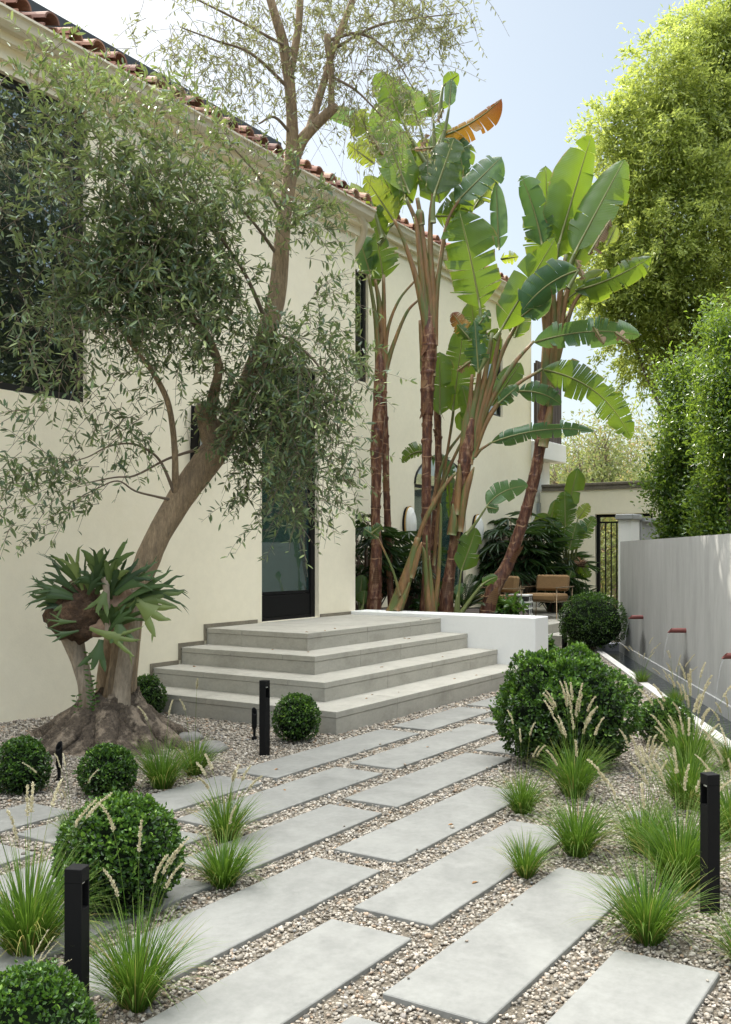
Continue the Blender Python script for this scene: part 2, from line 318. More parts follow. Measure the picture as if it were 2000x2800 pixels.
M['doorglass'] = glassmat('greenish_door_glass', (.45, .68, .62), .17, .55, body=(.05, .105, .105))
M['frost'] = plain('opal_glass', (.80, .80, .77), .25)
M['gold'] = plain('brass_rim', (.55, .36, .14), .35, .9)
M['interior'] = surf('interior_wall', (.42, .52, .46), .9, .05, 1, 10, .03, 0)
M['curtain'] = surf('pale_curtain', (.62, .70, .58), .9, .08, 12, 40, .05, 0, stretch=(8, 8, .2))
M['dry'] = plain('dry_leaf', (.33, .18, .075), .85)
M['rock'] = surf('grey_rock', (.25, .24, .22), .9, .2, 4, 30, .3, .5, 30)
def watermat():
    m, nt, b, out = newmat('pool_water'); L = nt.links.new
    b.inputs['Base Color'].default_value = (.018, .024, .028, 1); b.inputs['Roughness'].default_value = .04; b.inputs['IOR'].default_value = 1.33
    tc = nd(nt, 'TexCoord'); n = nd(nt, 'TexNoise', _Scale=14.0, _Detail=3.0); L(tc.outputs['Object'], n.inputs['Vector'])
    bp = nd(nt, 'Bump', _Strength=.5, _Distance=.02); L(n.outputs['Fac'], bp.inputs['Height']); L(bp.outputs[0], b.inputs['Normal']); return m
M['water'] = watermat()
def streammat():
    m, nt, b, out = newmat('falling_water'); L = nt.links.new
    b.inputs['Base Color'].default_value = (.85, .88, .9, 1); b.inputs['Roughness'].default_value = .1
    t = nd(nt, 'BsdfTransparent'); s = nd(nt, 'MixShader'); s.inputs[0].default_value = .22; L(t.outputs[0], s.inputs[1]); L(b.outputs[0], s.inputs[2]); L(s.outputs[0], out.inputs[0]); return m
M['stream'] = streammat()
def dampmat():
    m, nt, b, out = newmat('damp_concrete'); L = nt.links.new
    b.inputs['Base Color'].default_value = (.05, .05, .047, 1); b.inputs['Roughness'].default_value = .35
    at = nd(nt, 'Attribute', attribute_name='lc'); sp = nd(nt, 'SeparateXYZ'); L(at.outputs['Vector'], sp.inputs[0])
    tc = nd(nt, 'TexCoord'); n = nd(nt, 'TexNoise', _Scale=5.0, _Detail=5.0, _Roughness=.6); L(tc.outputs['Object'], n.inputs['Vector'])
    a = nd(nt, 'Math', operation='MULTIPLY_ADD', _1=1.1, _2=-.55); L(n.outputs['Fac'], a.inputs[0]); ad = nd(nt, 'Math', operation='ADD'); L(a.outputs[0], ad.inputs[0]); L(sp.outputs[0], ad.inputs[1])
    mr = nd(nt, 'MapRange', _1=.25, _2=.85, _3=0.0, _4=.5); L(ad.outputs[0], mr.inputs[0]); t = nd(nt, 'BsdfTransparent'); s = nd(nt, 'MixShader'); L(mr.outputs[0], s.inputs[0]); L(t.outputs[0], s.inputs[1]); L(b.outputs[0], s.inputs[2]); L(s.outputs[0], out.inputs[0]); return m
M['damp'] = dampmat()
def trunkmat():
    """ringed red-brown stem of the big paddle plants"""
    m, nt, b, out = newmat('ringed_red_stem'); L = nt.links.new
    tc = nd(nt, 'TexCoord'); sp = nd(nt, 'SeparateXYZ'); L(tc.outputs['Object'], sp.inputs[0])
    n = nd(nt, 'TexNoise', _Scale=3.5, _Detail=3.0); L(tc.outputs['Object'], n.inputs['Vector'])
    a = nd(nt, 'Math', operation='MULTIPLY_ADD', _1=.22); L(n.outputs['Fac'], a.inputs[0]); L(sp.outputs[2], a.inputs[2])
    d = nd(nt, 'Math', operation='DIVIDE', _1=.235); L(a.outputs[0], d.inputs[0]); fr = nd(nt, 'Math', operation='FRACT'); L(d.outputs[0], fr.inputs[0])
    n2 = nd(nt, 'TexNoise', _Scale=5.0, _Detail=6.0, _Roughness=.7); mp = nd(nt, 'Mapping'); mp.inputs['Scale'].default_value = (4, 4, 1.1); L(tc.outputs['Object'], mp.inputs[0]); L(mp.outputs[0], n2.inputs['Vector'])
    r = ramp(nt, [(.30, (.030, .014, .012)), (.43, (.075, .026, .017)), (.52, (.14, .055, .03)), (.60, (.25, .14, .08)), (.72, (.38, .28, .19))]); L(n2.outputs['Fac'], r.inputs[0])
    rr = ramp(nt, [(.0, (1, 1, 1)), (.045, (.85,)*3), (.075, (0, 0, 0)), (1, (0, 0, 0))]); L(fr.outputs[0], rr.inputs[0])
    n3 = nd(nt, 'TexNoise', _Scale=7.0, _Detail=2.0); L(tc.outputs['Object'], n3.inputs['Vector']); r3 = ramp(nt, [(.40, (0, 0, 0)), (.6, (1, 1, 1))]); L(n3.outputs['Fac'], r3.inputs[0])
    m0 = nd(nt, 'Math', operation='MULTIPLY'); L(rr.outputs[0], m0.inputs[0]); L(r3.outputs[0], m0.inputs[1])
    mx = nd(nt, 'Mix', data_type='RGBA'); L(m0.outputs[0], mx.inputs[0]); L(r.outputs[0], mx.inputs[6]); mx.inputs[7].default_value = (.42, .26, .15, 1)
    L(mx.outputs[2], b.inputs['Base Color']); b.inputs['Roughness'].default_value = .5
    bp = nd(nt, 'Bump', _Strength=.5, _Distance=.02); L(fr.outputs[0], bp.inputs['Height']); L(bp.outputs[0], b.inputs['Normal'])
    return m
M['stem'] = trunkmat()
M['sheath'] = surf('leaf_sheath', (.24, .13, .05), .55, .5, 5, 30, .3, .3, 40, stretch=(3, 3, .5), stain=((.10, .13, .035), 3, .45, .6))
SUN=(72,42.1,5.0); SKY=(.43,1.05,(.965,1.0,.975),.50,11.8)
# ================================================================== SETTING
g = MB(); g.add([(-250, -250, -.12), (400, -250, -.12), (400, 400, -.12), (-250, 400, -.12)], [(0, 1, 2, 3)]); struct(g.build('ground', M['ground']))
def gz(x, y):                                             # height of the gravel
    return -.015+.07*max(0.0, min(1.0, (y-4.9)/2.2))*max(0.0, min(1.0, (7.0-x)/1.5))
g = MB(); xs = np.linspace(-3, 15.25, 92); qs = np.linspace(0, 1, 52)
WA, WB = gnd(1696.5, 1766)[:2], gnd(2000, 1945)[:2]; wd = unit(WB-WA); CA = gnd(1757, 1858)[:2]      # line of the fountain wall and pool edging
V = []
for x in xs:
    y0 = max(-6.0, CA[1]+(x-CA[0])*wd[1]/wd[0]+.06)
    for q in qs:
        y = y0+(7.2-y0)*q; V.append((x, y, gz(x, y)-.008+.006*mnoise.noise(Vector((x*2, y*2, 0)))))
F = [(i*52+j, (i+1)*52+j, (i+1)*52+j+1, i*52+j+1) for i in range(91) for j in range(51)]
g.add(V, F); struct(g.build('gravel', M['gravel_base'], smooth=True))
# ---- stepping slabs: rows run along the house front
ROW = {0: (.835, 1.215), 1: (1.375, 1.765), 2: (1.92, 2.30), 3: (2.455, 2.835), 4: (2.99, 3.365), 5: (3.527, 3.905), 6: (4.05, 4.425), 7: (4.53, 4.90)}
SL = [(0, 1.9, 3.645, 'pale stone slab reaching the bottom right corner of the path'),
      (1, .9, 2.665, 'stone slab whose tip just shows at the bottom edge of the picture'),
      (1, 2.85, 4.45, 'long stone slab in front of the large grass clump on the right'),
      (2, 1.7, 3.32, 'stone slab in the bottom foreground, left of centre'),
      (2, 3.483, 5.085, 'stone slab with a pale bleached corner beside the smallest grass tuft'),
      (3, 2.33, 3.95, 'stone slab beside the grass clump nearest the front bollard'),
      (3, 4.113, 5.74, 'stone slab in mid path whose far end meets the grass tuft below the big bush'),
      (4, 1.75, 3.37, 'stone slab mostly hidden behind the front left boxwood ball and grass'),
      (4, 3.53, 4.83, 'stone slab running out from under the pair of grass clumps in mid path'),
      (4, 4.995, 6.635, 'stone slab ending at the shaded foot of the big round bush'),
      (4, 6.775, 8.4, 'stone slab half hidden behind the left side of the big bush'),
      (5, .9, 2.2, 'stone slab cut off at the left edge, nearest the camera'),
      (5, 2.33, 3.93, 'stone slab passing behind the large front left boxwood ball'),
      (5, 4.09, 5.70, 'stone slab behind the upper grass clump in mid path'),
      (5, 5.87, 7.80, 'long stone slab in the second row out from the steps'),
      (5, 7.953, 9.5, 'stone slab tip peeping out left of the big bush near the steps'),
      (6, 1.6, 3.25, 'stone slab with its corner at the left edge behind the tall grass'),
      (6, 3.41, 5.05, 'stone slab between the small boxwood ball and the large one'),
      (6, 5.20, 7.13, 'long stone slab beside the short bollard in front of the steps'),
      (6, 7.312, 8.57, 'short stone slab along the lowest step'),
      (6, 8.73, 10.3, 'farthest stone slab of the row against the lowest step'),
      (7, 2.2, 3.885, 'stone slab at the left edge below the two small boxwood balls')]
RECT = []
for r, x0, x1, lab in SL:
    y0, y1 = ROW[r]; b = MB(); b.rbox(x0, x1, y0, y1, -.055, .0, .0035)
    tag(b.build('stepping_slab', M['slab'], origin=((x0+x1)/2, (y0+y1)/2, 0)), lab, 'paving slab', 'stone slabs of the garden path'); RECT.append((x0, x1, y0, y1))
# ---- a flight of corner steps
R_ = .174; SX = [6.764, 7.155, 7.56, 7.95]; SY = [4.638, 5.032, 5.43, 5.80]; XE = 10.75; YW = 7.15
st = thing('entrance_steps', (7.95, 5.8, 0), 'four grey stone corner steps rising to a landing at the front door', 'steps')
for k in range(4):
    x0, y0, z0, z1 = SX[k], SY[k], k*R_, (k+1)*R_
    nx = SX[k+1] if k < 3 else None; ny = SY[k+1] if k < 3 else None; q = .0035; e = .004
    b = MB(); b.box(x0+.012, XE-.004, y0+.012, YW-.012, z0-(.2 if k == 0 else .03), z1-.012, 1)
    zt = z1-.052                                             # tread slabs over riser panels
    def pieces(a, bb, n):
        ed = np.linspace(a, bb, n+1); off = .18*(k % 2)
        return [(ed[i]+(off if i else 0), ed[i+1]+(off if i < n-1 else 0)) for i in range(n)]
    if k < 3:
        for a, c in pieces(x0, XE, 4): b.rbox(a+(0 if a == x0 else q/2), c-q/2, y0, ny+.012, zt, z1, .0025)
        for a, c in pieces(ny+.012+q, YW-.014, 2): b.rbox(x0, nx+.012, a, c-q/2, zt, z1, .0025)
    else:
        for a, c in pieces(x0, XE, 3):
            for a2, c2 in pieces(y0, YW-.014, 2): b.rbox(a+(0 if a == x0 else q/2), c-q/2, a2+(0 if a2 == y0 else q/2), c2-q/2, zt, z1, .0025)
    zl = z0-.1 if k == 0 else z0-.02
    for a, c in pieces(x0, XE, 4 if k < 3 else 3): b.box(a+(e if a == x0 else q/2), c-q/2, y0+e, y0+.016, zl, zt-.003)
    for a, c in pieces(y0+.018, YW-.014, 3 if k < 2 else 2): b.box(x0+e, x0+.016, a, c-q/2, zl, zt-.003)
    b.build('step', [M['step'], M['joint']], st)
b = MB()
for k in range(4):                                           # dark skirting that climbs with the steps
    a = SX[k]; c = SX[k+1] if k < 3 else 8.85
    b.box(a-.035, c-.035, YW-.012, YW-.001, (k+1)*R_-.03, (k+1)*R_+.042)
    b.box(a-.035, a-.002, YW-.012, YW-.001, k*R_+.043, (k+1)*R_-.031)
b.box(10.06, 10.868, YW-.012, YW-.001, .69, .735); b.box(6.0, 6.728, YW-.012, YW-.001, .02, .056)
b.build('skirting', M['skirt'], st)
# ---- house: front wing and taller rear wing are one building
hs = thing('house', (6, 7.3, 0), 'cream stucco two storey house with terracotta tiled eaves', 'house')
def wallpanel(b, x0, x1, y0, y1, z0, z1, holes):
    xs = sorted({x0, x1, *[h[0] for h in holes], *[h[1] for h in holes]})
    for a, c in zip(xs[:-1], xs[1:]):
        hh = sorted([h for h in holes if h[0] <= a and h[1] >= c], key=lambda h: h[2]); z = z0
        for h in hh:
            if h[2] > z: b.box(a, c, y0, y1, z, h[2])
            z = h[3]
        if z < z1: b.box(a, c, y0, y1, z, z1)
WX = 10.87; Y2 = 8.6; X2 = 20.1
DR = (8.905, 10.04, .70, 3.79); WN = (2.4, 6.31, 2.90, 5.62)
b = MB(); wallpanel(b, -4, WX, YW, YW+.3, -.3, 6.2, [DR, WN]); b.box(WX-.3, WX, YW+.3, Y2, -.3, 6.2); b.box(-4, -3.7, YW+.3, 16, -.3, 6.2)
b.build('front_wing_wall', M['stucco'], hs)
AR = (14.96, 16.95, .60, 2.72); W2a = (12.2, 13.46, 4.26, 6.03); W2b = (17.78, 18.62, 4.30, 5.92)
b = MB(); wallpanel(b, 10.57, X2, Y2, Y2+.3, -.3, 6.95, [AR, W2a, W2b]); b.box(X2-.3, X2, Y2+.3, 17, -.3, 6.95)
# arch infill above the garden door
n = 14; cx, hw = (AR[0]+AR[1])/2, (AR[1]-AR[0])/2
b.build('rear_wing_wall', M['stucco'], hs)
b = MB(); b.box(-3.7, 10.57, 11.0, 11.1, 0, 6.1); b.box(-3.7, 10.57, 7.45, 11, .55, .69); b.box(10.6, X2-.3, 12.0, 12.1, 0, 6.9); b.box(10.6, X2-.3, 8.9, 12, .4, .58); b.box(10.6, X2-.3, 8.9, 12, 3.4, 3.5); b.box(-3.7, 8.6, 7.45, 11, 2.6, 2.7)
b.build('interior', M['interior'], hs)
def eave(x0, x1, y, zc, zt, seed, x0t=None):
    b = MB(); b.box(x0, x1+.05, y-.045, y-.001, zc-.02, zc+.10); b.box(x0, x1+.08, y-.12, y+.3, zc+.102, zt-.05)
    b.build('cornice', M['stucco'], hs)
    b = MB(); yo = y-.12                                        # gutter
    prof = [(0, -.14), (-.06, -.14), (-.10, -.10), (-.115, -.03), (-.14, -.02), (-.14, .0), (-.125, .0), (-.10, -.02), (-.085, -.09), (-.05, -.125), (0, -.125)]
    V = [(xx, yo+p, zt+q) for xx in (x0, x1+.12) for p, q in prof]; m = len(prof)
    b.add(V, [(i, i+1, m+i+1, m+i) for i in range(m-1)])
    b.add([(x1+.12, yo+p, zt+q) for p, q in prof[:6]]+[(x1+.12, yo, zt)], [(6, 0, 1), (6, 1, 2), (6, 2, 3), (6, 3, 4), (6, 4, 5)])
    b.build('gutter', M['cream'], hs)
    b = MB(); rr = random.Random(seed); p = .27; sl = .30
    for row in range(3):
        k = 0; x = x0
        while x < x1+.15:
            for cover in (1, 0):
                r0, r1 = (.084, .070) if cover else (.074, .084); L_ = .47
                ya = yo-.085-.02*rr.random()+row*.36; za = zt+.005+row*.36*sl+(.085 if cover else .06)
                xc = x+(p/2 if not cover else 0)+.008*rr.uniform(-1, 1); zz = za+.012*rr.uniform(-1, 1); t = rr.random()
                a = np.linspace(0, PI, 9); sg = 1 if cover else -1; V = []
                for (yy, zq, r) in ((ya, zz, r0), (ya+L_, zz+L_*sl, r1)):
                    for th_ in (0, .016):
                        V += [(xc+(r-th_)*math.cos(q), yy, zq+sg*(r-th_)*math.sin(q)-.06*(cover == 0)*0) for q in a]
                Fq = []
                for i in range(8):
                    Fq += [(i, i+1, 19+i-0, 18+i), (9+i, 27+i, 28+i, 10+i), (i, 9+i, 10+i, i+1), (18+i, 19+i, 28+i, 27+i)]
                b.add(V, Fq, (0, 0, t))
            x += p
    b.build('roof_tiles', M['tile'], hs, smooth=False)
    b = MB(); ya = yo+.02; V = [(x0, ya, zt-.045), (x1+.1, ya, zt-.045), (x1+.1, ya+6, zt+6*sl-.045), (x0, ya+6, zt+6*sl-.045)]
    b.add(V+[(a, c, d-.1) for a, c, d in V], [(0, 1, 2, 3), (7, 6, 5, 4), (0, 4, 5, 1), (1, 5, 6, 2), (2, 6, 7, 3), (3, 7, 4, 0)]); b.build('roof_deck', M['cap'], hs)
eave(-4, WX, YW, 5.72, 6.03, 1)
eave(WX+.22, X2-.2, Y2, 6.62, 6.98, 2)
b = MB(); yo = YW-.05; V = []                                     # dark panel raised over the tiles
V = [(-4, yo+.3, 6.42), (9.6, yo+.3, 6.42), (9.6, yo+3, 6.42+3*.32), (-4, yo+3, 6.42+3*.32)]
b.add(V+[(x, y, z+.12) for x, y, z in V], [(3, 2, 1, 0), (4, 5, 6, 7), (0, 1, 5, 4), (1, 2, 6, 5), (2, 3, 7, 6), (3, 0, 4, 7)]); b.build('roof_panel', M['solar'], hs)
P, rad = curve([aty(975, 575, 7.0)+np.array([.06, 0, -.02]), (WX+.13, 7.1, 5.78), (WX+.22, 7.45, 5.45), (WX+.30, 8.2, 5.40), (WX+.28, 8.5, 5.3), (WX+.28, 8.52, 3.0), (WX+.28, 8.52, .5)], 6, [.05]*7)
b = MB(); b.tube(P, rad, 12); b.build('downspout', M['cream'], hs, smooth=True)
def window(nm, x0, x1, z0, z1, y, bars_x=(), bars_z=(), fw=.05, gm='window', dark='darkframe'):
    b = MB(); yf = y+.05
    b.box(x0, x0+fw, yf, yf+.07, z0, z1); b.box(x1-fw, x1, yf, yf+.07, z0, z1); b.box(x0+fw, x1-fw, yf, yf+.07, z0, z0+fw); b.box(x0+fw, x1-fw, yf, yf+.07, z1-fw, z1)
    for x in bars_x: b.box(x-.02, x+.02, yf+.01, yf+.06, z0+fw, z1-fw)
    for z in bars_z: b.box(x0+fw, x1-fw, yf+.008, yf+.062, z-.03, z+.03)
    f = b.build(nm, M[dark], hs); b = MB(); b.box(x0+fw, x1-fw, yf+.03, yf+.04, z0+fw, z1-fw); b.build('pane', M[gm], f, origin=ORG[f.name]); return f
window('window', *WN, YW, bars_x=(4.2,), fw=.07)
window('window', *W2a, Y2, bars_z=(4.955,), fw=.06)
window('window', *W2b, Y2, fw=.05)
# front door: tall glazed leaf in a black frame
x0, x1, z0, z1 = DR; b = MB(); yf = YW+.06
b.box(x0, x0+.075, yf, yf+.08, z0, z1); b.box(x1-.09, x1, yf, yf+.08, z0, z1); b.box(x0+.075, x1-.09, yf, yf+.08, z1-.1, z1); b.box(x0+.075, x1-.09, yf+.005, yf+.075, z0, z0+.04)
d = b.build('front_door', M['black'], hs)
b = MB(); b.box(x0+.08, x1-.095, yf+.012, yf+.07, z0+.045, z0+.30); b.box(x0+.08, x1-.095, yf+.018, yf+.066, z0+.305, z0+.34); b.build('kick_panel', M['black'], d, origin=ORG[d.name])
b = MB(); b.box(x0+.075, x1-.09, yf+.035, yf+.045, z0+.342, z1-.1); b.build('glass_pane', M['doorglass'], d, origin=ORG[d.name])
b = MB(); b.tube([(x0+.045, yf-.04, 1.77), (x0+.17, yf-.04, 1.77)], .009, 8); b.tube([(x0+.045, yf+.01, 1.77), (x0+.045, yf-.045, 1.77)], .012, 8); b.box(x0+.03, x0+.06, yf-.006, yf-.001, 1.68, 1.86); b.build('handle', M['darkframe'], d, origin=ORG[d.name])
b = MB(); b.box(x0+.09, x1-.48, YW+.18, YW+.215, 1.56, 1.65); b.box(x1-.48, x1-.455, YW+.18, YW+.215, 1.651, 3.78); b.build('inner_screen', M['black'], hs)
b = MB(); b.box(x0+.15, x1-.49, YW+.22, YW+.235, 1.66, 3.78); b.build('curtain', M['curtain'], hs)
b = MB(); b.box(9.5, 9.62, YW-.022, YW-.002, 1.93, 2.02); 
# garden door with an arched head in the rear wing
b = MB(); x0, x1, z0, z1 = AR; yf = Y2+.06; xm = (x0+x1)/2
for a, c in ((x0, x0+.05), (x1-.05, x1), (xm-.05, xm+.05)): b.box(a, c, yf, yf+.07, z0, z1)
b.box(x0+.05, xm-.05, yf+.003, yf+.067, z1-.05, z1); b.box(xm+.05, x1-.05, yf+.003, yf+.067, z1-.05, z1)
f = b.build('garden_door', M['darkframe'], hs); b = MB(); b.box(x0+.05, xm-.05, yf+.03, yf+.04, z0, z1-.05); b.box(xm+.05, x1-.05, yf+.03, yf+.04, z0, z1-.05); b.build('pane', M['doorglass'], f, origin=ORG[f.name])
b = MB(); a = np.linspace(0, PI, 17); V = [(xm+hw*math.cos(q), yf-.068, z1+.0+.52*math.sin(q)) for q in a]; c0 = (xm, yf-.068, z1)
b.add(V+[c0], [(17, i, i+1) for i in range(16)]); b.build('arched_light', M['window'], hs)
b = MB(); b.tube([(p[0], p[1]-.004, p[2]) for p in V], .02, 6); b.build('arched_light_frame', M['darkframe'], hs)
# balcony at the far end of the rear wing
yb_ = 8.34; pa, pb = aty(1494, 1205, yb_), aty(1549, 1267, yb_); xr = pb[0]; xl = aty(1509, 1290, Y2)[0]
b = MB(); b.rbox(X2+.004, xr, yb_, 9.4, pb[2], pa[2], .01); b.box(X2+.002, xl, Y2+.05, 9.3, -.3, pb[2]-.002); b.build('balcony', M['white'], hs)
pd = aty(1533, 1100, 8.5); b = MB(); x = X2+.03
while x < pd[0]: b.box(x, x+.06, 8.48, 8.52, pa[2]+.005, pa[2]+1.75); x += .092
b.box(X2+.02, pd[0], 8.525, 8.55, pa[2]+.005, pa[2]+1.7); b.build('balcony_screen', M['brownslat'], hs)
# ---- round-fronted wall lights
def sconce(x, y, zc, hh, hw_, lab):
    t = thing('wall_lamp', (x, y-.01, zc), lab, 'wall lamp'); a = np.linspace(0, 2*PI, 28, endpoint=False)
    def disc(nm, s_, y0, y1, mt, dome=0):
        b = MB(); V = []
        for yy, k in ((y0, 1.0), (y1, 1.0), (y1-dome*.6, .7), (y1-dome, .02)): V += [(x+hw_*s_*k*math.cos(q), yy, zc+hh*s_*k*math.sin(q)) for q in a]
        idx = np.arange(4*28).reshape(4, 28); nx = np.roll(idx, -1, 1); b.add(V, np.stack([idx[:-1], nx[:-1], nx[1:], idx[1:]], -1).reshape(-1, 4)); b.build(nm, M[mt], t, smooth=False)
    disc('back_plate', .96, y-.003, y-.05, 'black'); disc('rim', 1.0, y-.051, y-.068, 'gold'); disc('lamp_shade', .94, y-.069, y-.09, 'frost', .07)
sconce(14.70, Y2, 2.0, .315, .17, 'oval opal wall light with dark back on the rear wing by the arched door')
sconce(17.35, Y2, 1.95, .315, .17, 'oval opal wall light half hidden behind the thick red stem')
t = thing('wall_lamp', (7.85, YW-.05, 2.72), 'black shield shaped wall lamp behind the olive trunk', 'wall lamp')
b = MB(); V = [(7.70, YW-.002, 2.46), (7.70, YW-.10, 2.42), (7.67, YW-.14, 2.75), (7.72, YW-.10, 3.0), (7.72, YW-.002, 3.06), (8.02, YW-.002, 2.46), (8.02, YW-.10, 2.42), (8.05, YW-.14, 2.75), (8.0, YW-.10, 3.0), (8.0, YW-.002, 3.06)]
b.add(V, [(0, 1, 6, 5), (1, 2, 7, 6), (2, 3, 8, 7), (3, 4, 9, 8)]); b.add(V, [(0, 2, 1), (0, 4, 2), (4, 3, 2), (5, 6, 7), (5, 7, 9), (9, 7, 8)]); b.build('lamp_housing', M['black'], t)
b = MB(); b.tube([(7.72, YW-.13, 2.45), (7.70, YW-.165, 2.75), (7.74, YW-.12, 3.02)], .012, 8); b.build('lamp_trim', M['meter'], t)
c = aty(674, 1342, YW); b = MB(); b.tube([c+np.array([0, .0, .03]), c+np.array([0, -.03, .03])], .028, 14); b.box(c[0]-.02, c[0]+.02, YW-.014, YW-.003, c[2]-.05, c[2]-.02)
tag(b.build('door_entry_camera', M['black'], origin=c), 'small black round doorbell camera on the wall left of the door', 'doorbell')
c = aty(500+424*.352, 900+440*.352, YW); t = thing('floodlight', c, 'white security light with dark lens on the wall right of the door', 'wall light')
b = MB(); b.tube([c+np.array([0, 0, 0]), c+np.array([0, -.05, 0])], .05, 16); b.tube([c+np.array([0, -.05, 0]), c+np.array([-.02, -.13, -.01])], [.05, .06], 16); b.build('housing', M['cream'], t, smooth=False)
b = MB(); b.tube([c+np.array([.05, -.05, 0]), c+np.array([.1, -.11, .0])], [.03, .035], 14); b.build('lens', M['black'], t)
# ---- low white planter wall with earth behind it
b = MB(); b.rbox(10.75, 11.15, 4.55, YW-.002, -.3, .742, .008)
tag(b.build('planter_wall', M['white'], origin=(10.95, 5, 0)), 'low white rendered wall closing the right side of the steps', 'low wall')
b = MB(); b.add([(11.152, 4.62, .60), (14.6, 6.38, .60), (14.6, 8.59, .60), (11.152, 8.59, .60), (11.152, 4.62, -.2), (14.6, 6.38, -.2)], [(0, 1, 2, 3), (0, 4, 5, 1)]); struct(b.build('planting_bed', M['soil']))
# ---- raised terrace with its steps
b = MB(); b.box(14.62, 20.55, 6.32, 8.59, -.1, .30)
b.box(15.2, 20.55, 6.0, 6.318, -.1, .15); b.box(18.0, 20.55, 3.0, 5.998, -.1, .05); struct(b.build('terrace', M['step']))
# ---- garden wall with gate
gx = 20.6; p0 = atx(1477, 1326, gx); zt = p0[2]; gl = atx(1340+935*.3079, 1050+1155*.3079, gx); gtop = gl[2]
b = MB(); b.box(gx, gx+.25, gl[1], 8.6, -.2, zt-.15); b.box(gx, gx+.25, -6, gl[1]-1.25, -.2, zt-.15); b.box(gx, gx+.25, gl[1]-1.25, gl[1], gtop, zt-.15)
gw = thing('garden_wall', (gx, 6, 0), 'cream garden wall with brown coping at the back of the courtyard', 'wall'); b.build('wall_face', M['stucco'], gw)
b = MB(); b.rbox(gx-.07, gx+.32, -6, 8.55, zt-.06, zt, .01); b.box(gx-.04, gx+.29, -6, 8.55, zt-.148, zt-.062); b.build('coping', M['cap'], gw)
gt = thing('garden_gate', (gx+.1, gl[1]-.6, 0), 'black metal garden gate of upright bars', 'gate'); b = MB(); ya, yb = gl[1]-.01, gl[1]-1.24
for a, c in ((ya-.07, ya), (yb, yb+.05)): b.box(gx+.06, gx+.12, a, c, .0, gtop-.01)
b.box(gx+.06, gx+.12, yb+.05, ya-.07, gtop-.07, gtop-.01); b.box(gx+.06, gx+.12, yb+.05, ya-.07, .25, .30); b.box(gx+.062, gx+.118, yb+.05, ya-.07, gtop-.2, gtop-.165)
b.build('gate_frame', M['black'], gt)
for i in range(1, 9):
    y = ya-.07+(yb-ya+.12)*i/9; b = MB(); b.box(gx+.08, gx+.105, y-.012, y+.012, .30, gtop-.2); b.build('bar', M['black'], gt)
c = atx(1340+400*.3079, 1050+1135*.3079, gx-.01); b = MB(); b.rbox(gx-.09, gx-.001, c[1]-.14, c[1]+.14, c[2]-.27, c[2]+.20, .012); b.box(gx-.094, gx-.0905, c[1]-.06, c[1]-.0, c[2]-.02, c[2]+.07, 1)
tag(b.build('meter_box', [M['meter'], M['frost']], origin=c), 'grey electrical box with a small white tag on the back wall', 'electrical box')
# ---- fountain wall, spouts and pool
WA, WB = gnd(1696.5, 1766)[:2], gnd(2000, 1945)[:2]; wd = unit(WB-WA); wn = np.array([wd[1], -wd[0]])*1.0
if np.dot(wn, -WA) < 0: wn = -wn                                  # towards the courtyard
wn = wn if np.dot(wn, np.array([-1.0, 1.0])) > 0 else -wn
WE = WA+wd*13.0
def strip(b, A, B_, w0, w1, z0, z1, m=0):
    V = [(*(p+wn*w), z) for z in (z0, z1) for p, w in ((A, w0), (B_, w0), (B_, w1), (A, w1))]
    b.add(V, [(0, 3, 2, 1), (4, 5, 6, 7), (0, 1, 5, 4), (1, 2, 6, 5), (2, 3, 7, 6), (3, 0, 4, 7)], None, m)
b = MB(); strip(b, WA, WE, 0, -.22, -.3, 1.685); tag(b.build('fountain_wall', M['concrete'], origin=(*WA, 0)), 'tall grey concrete fountain wall on the right of the courtyard', 'wall')
CA = gnd(1757, 1858)[:2]; wcop = float(np.dot(CA-WA, wn)); print('pool width', wcop, wd, wn)
PE = WA+wd*13.0
b = MB(); strip(b, WA-wd*.1, PE, .003, wcop-.003, -.14, -.085); struct(b.build('water', M['water']))
b = MB(); strip(b, WA+wd*.0, PE, wcop, wcop+.10, -.15, .012); tag(b.build('pool_edge', M['curb'], origin=(*WA, 0)), 'pale stone edging strip along the narrow pool', 'pool edge')
b = MB(); strip(b, WA-wd*.3, WA-wd*.02, -.05, wcop+.12, -.15, .03); tag(b.build('pool_end_curb', M['plumcurb'], origin=(*WA, 0)), 'mauve grey curb across the far end of the pool', 'curb')
b = MB(); strip(b, WA+wd*.02, PE, .0, .022, -.085, .05); struct(b.build('plinth', M['concrete']))
def on_wall(u, v):
    d = ray(u, v); n3 = np.array([*wn, 0]); t = np.dot(np.array([*WA, HC])-EYE, n3)/np.dot(d, n3); return EYE+d*t
n3 = np.array([*wn, 0]); print('spouts', [on_wall(1300+x*.431, 1350+y*.431) for x, y in ((1065, 783), (1337, 868), (1640, 1010))])
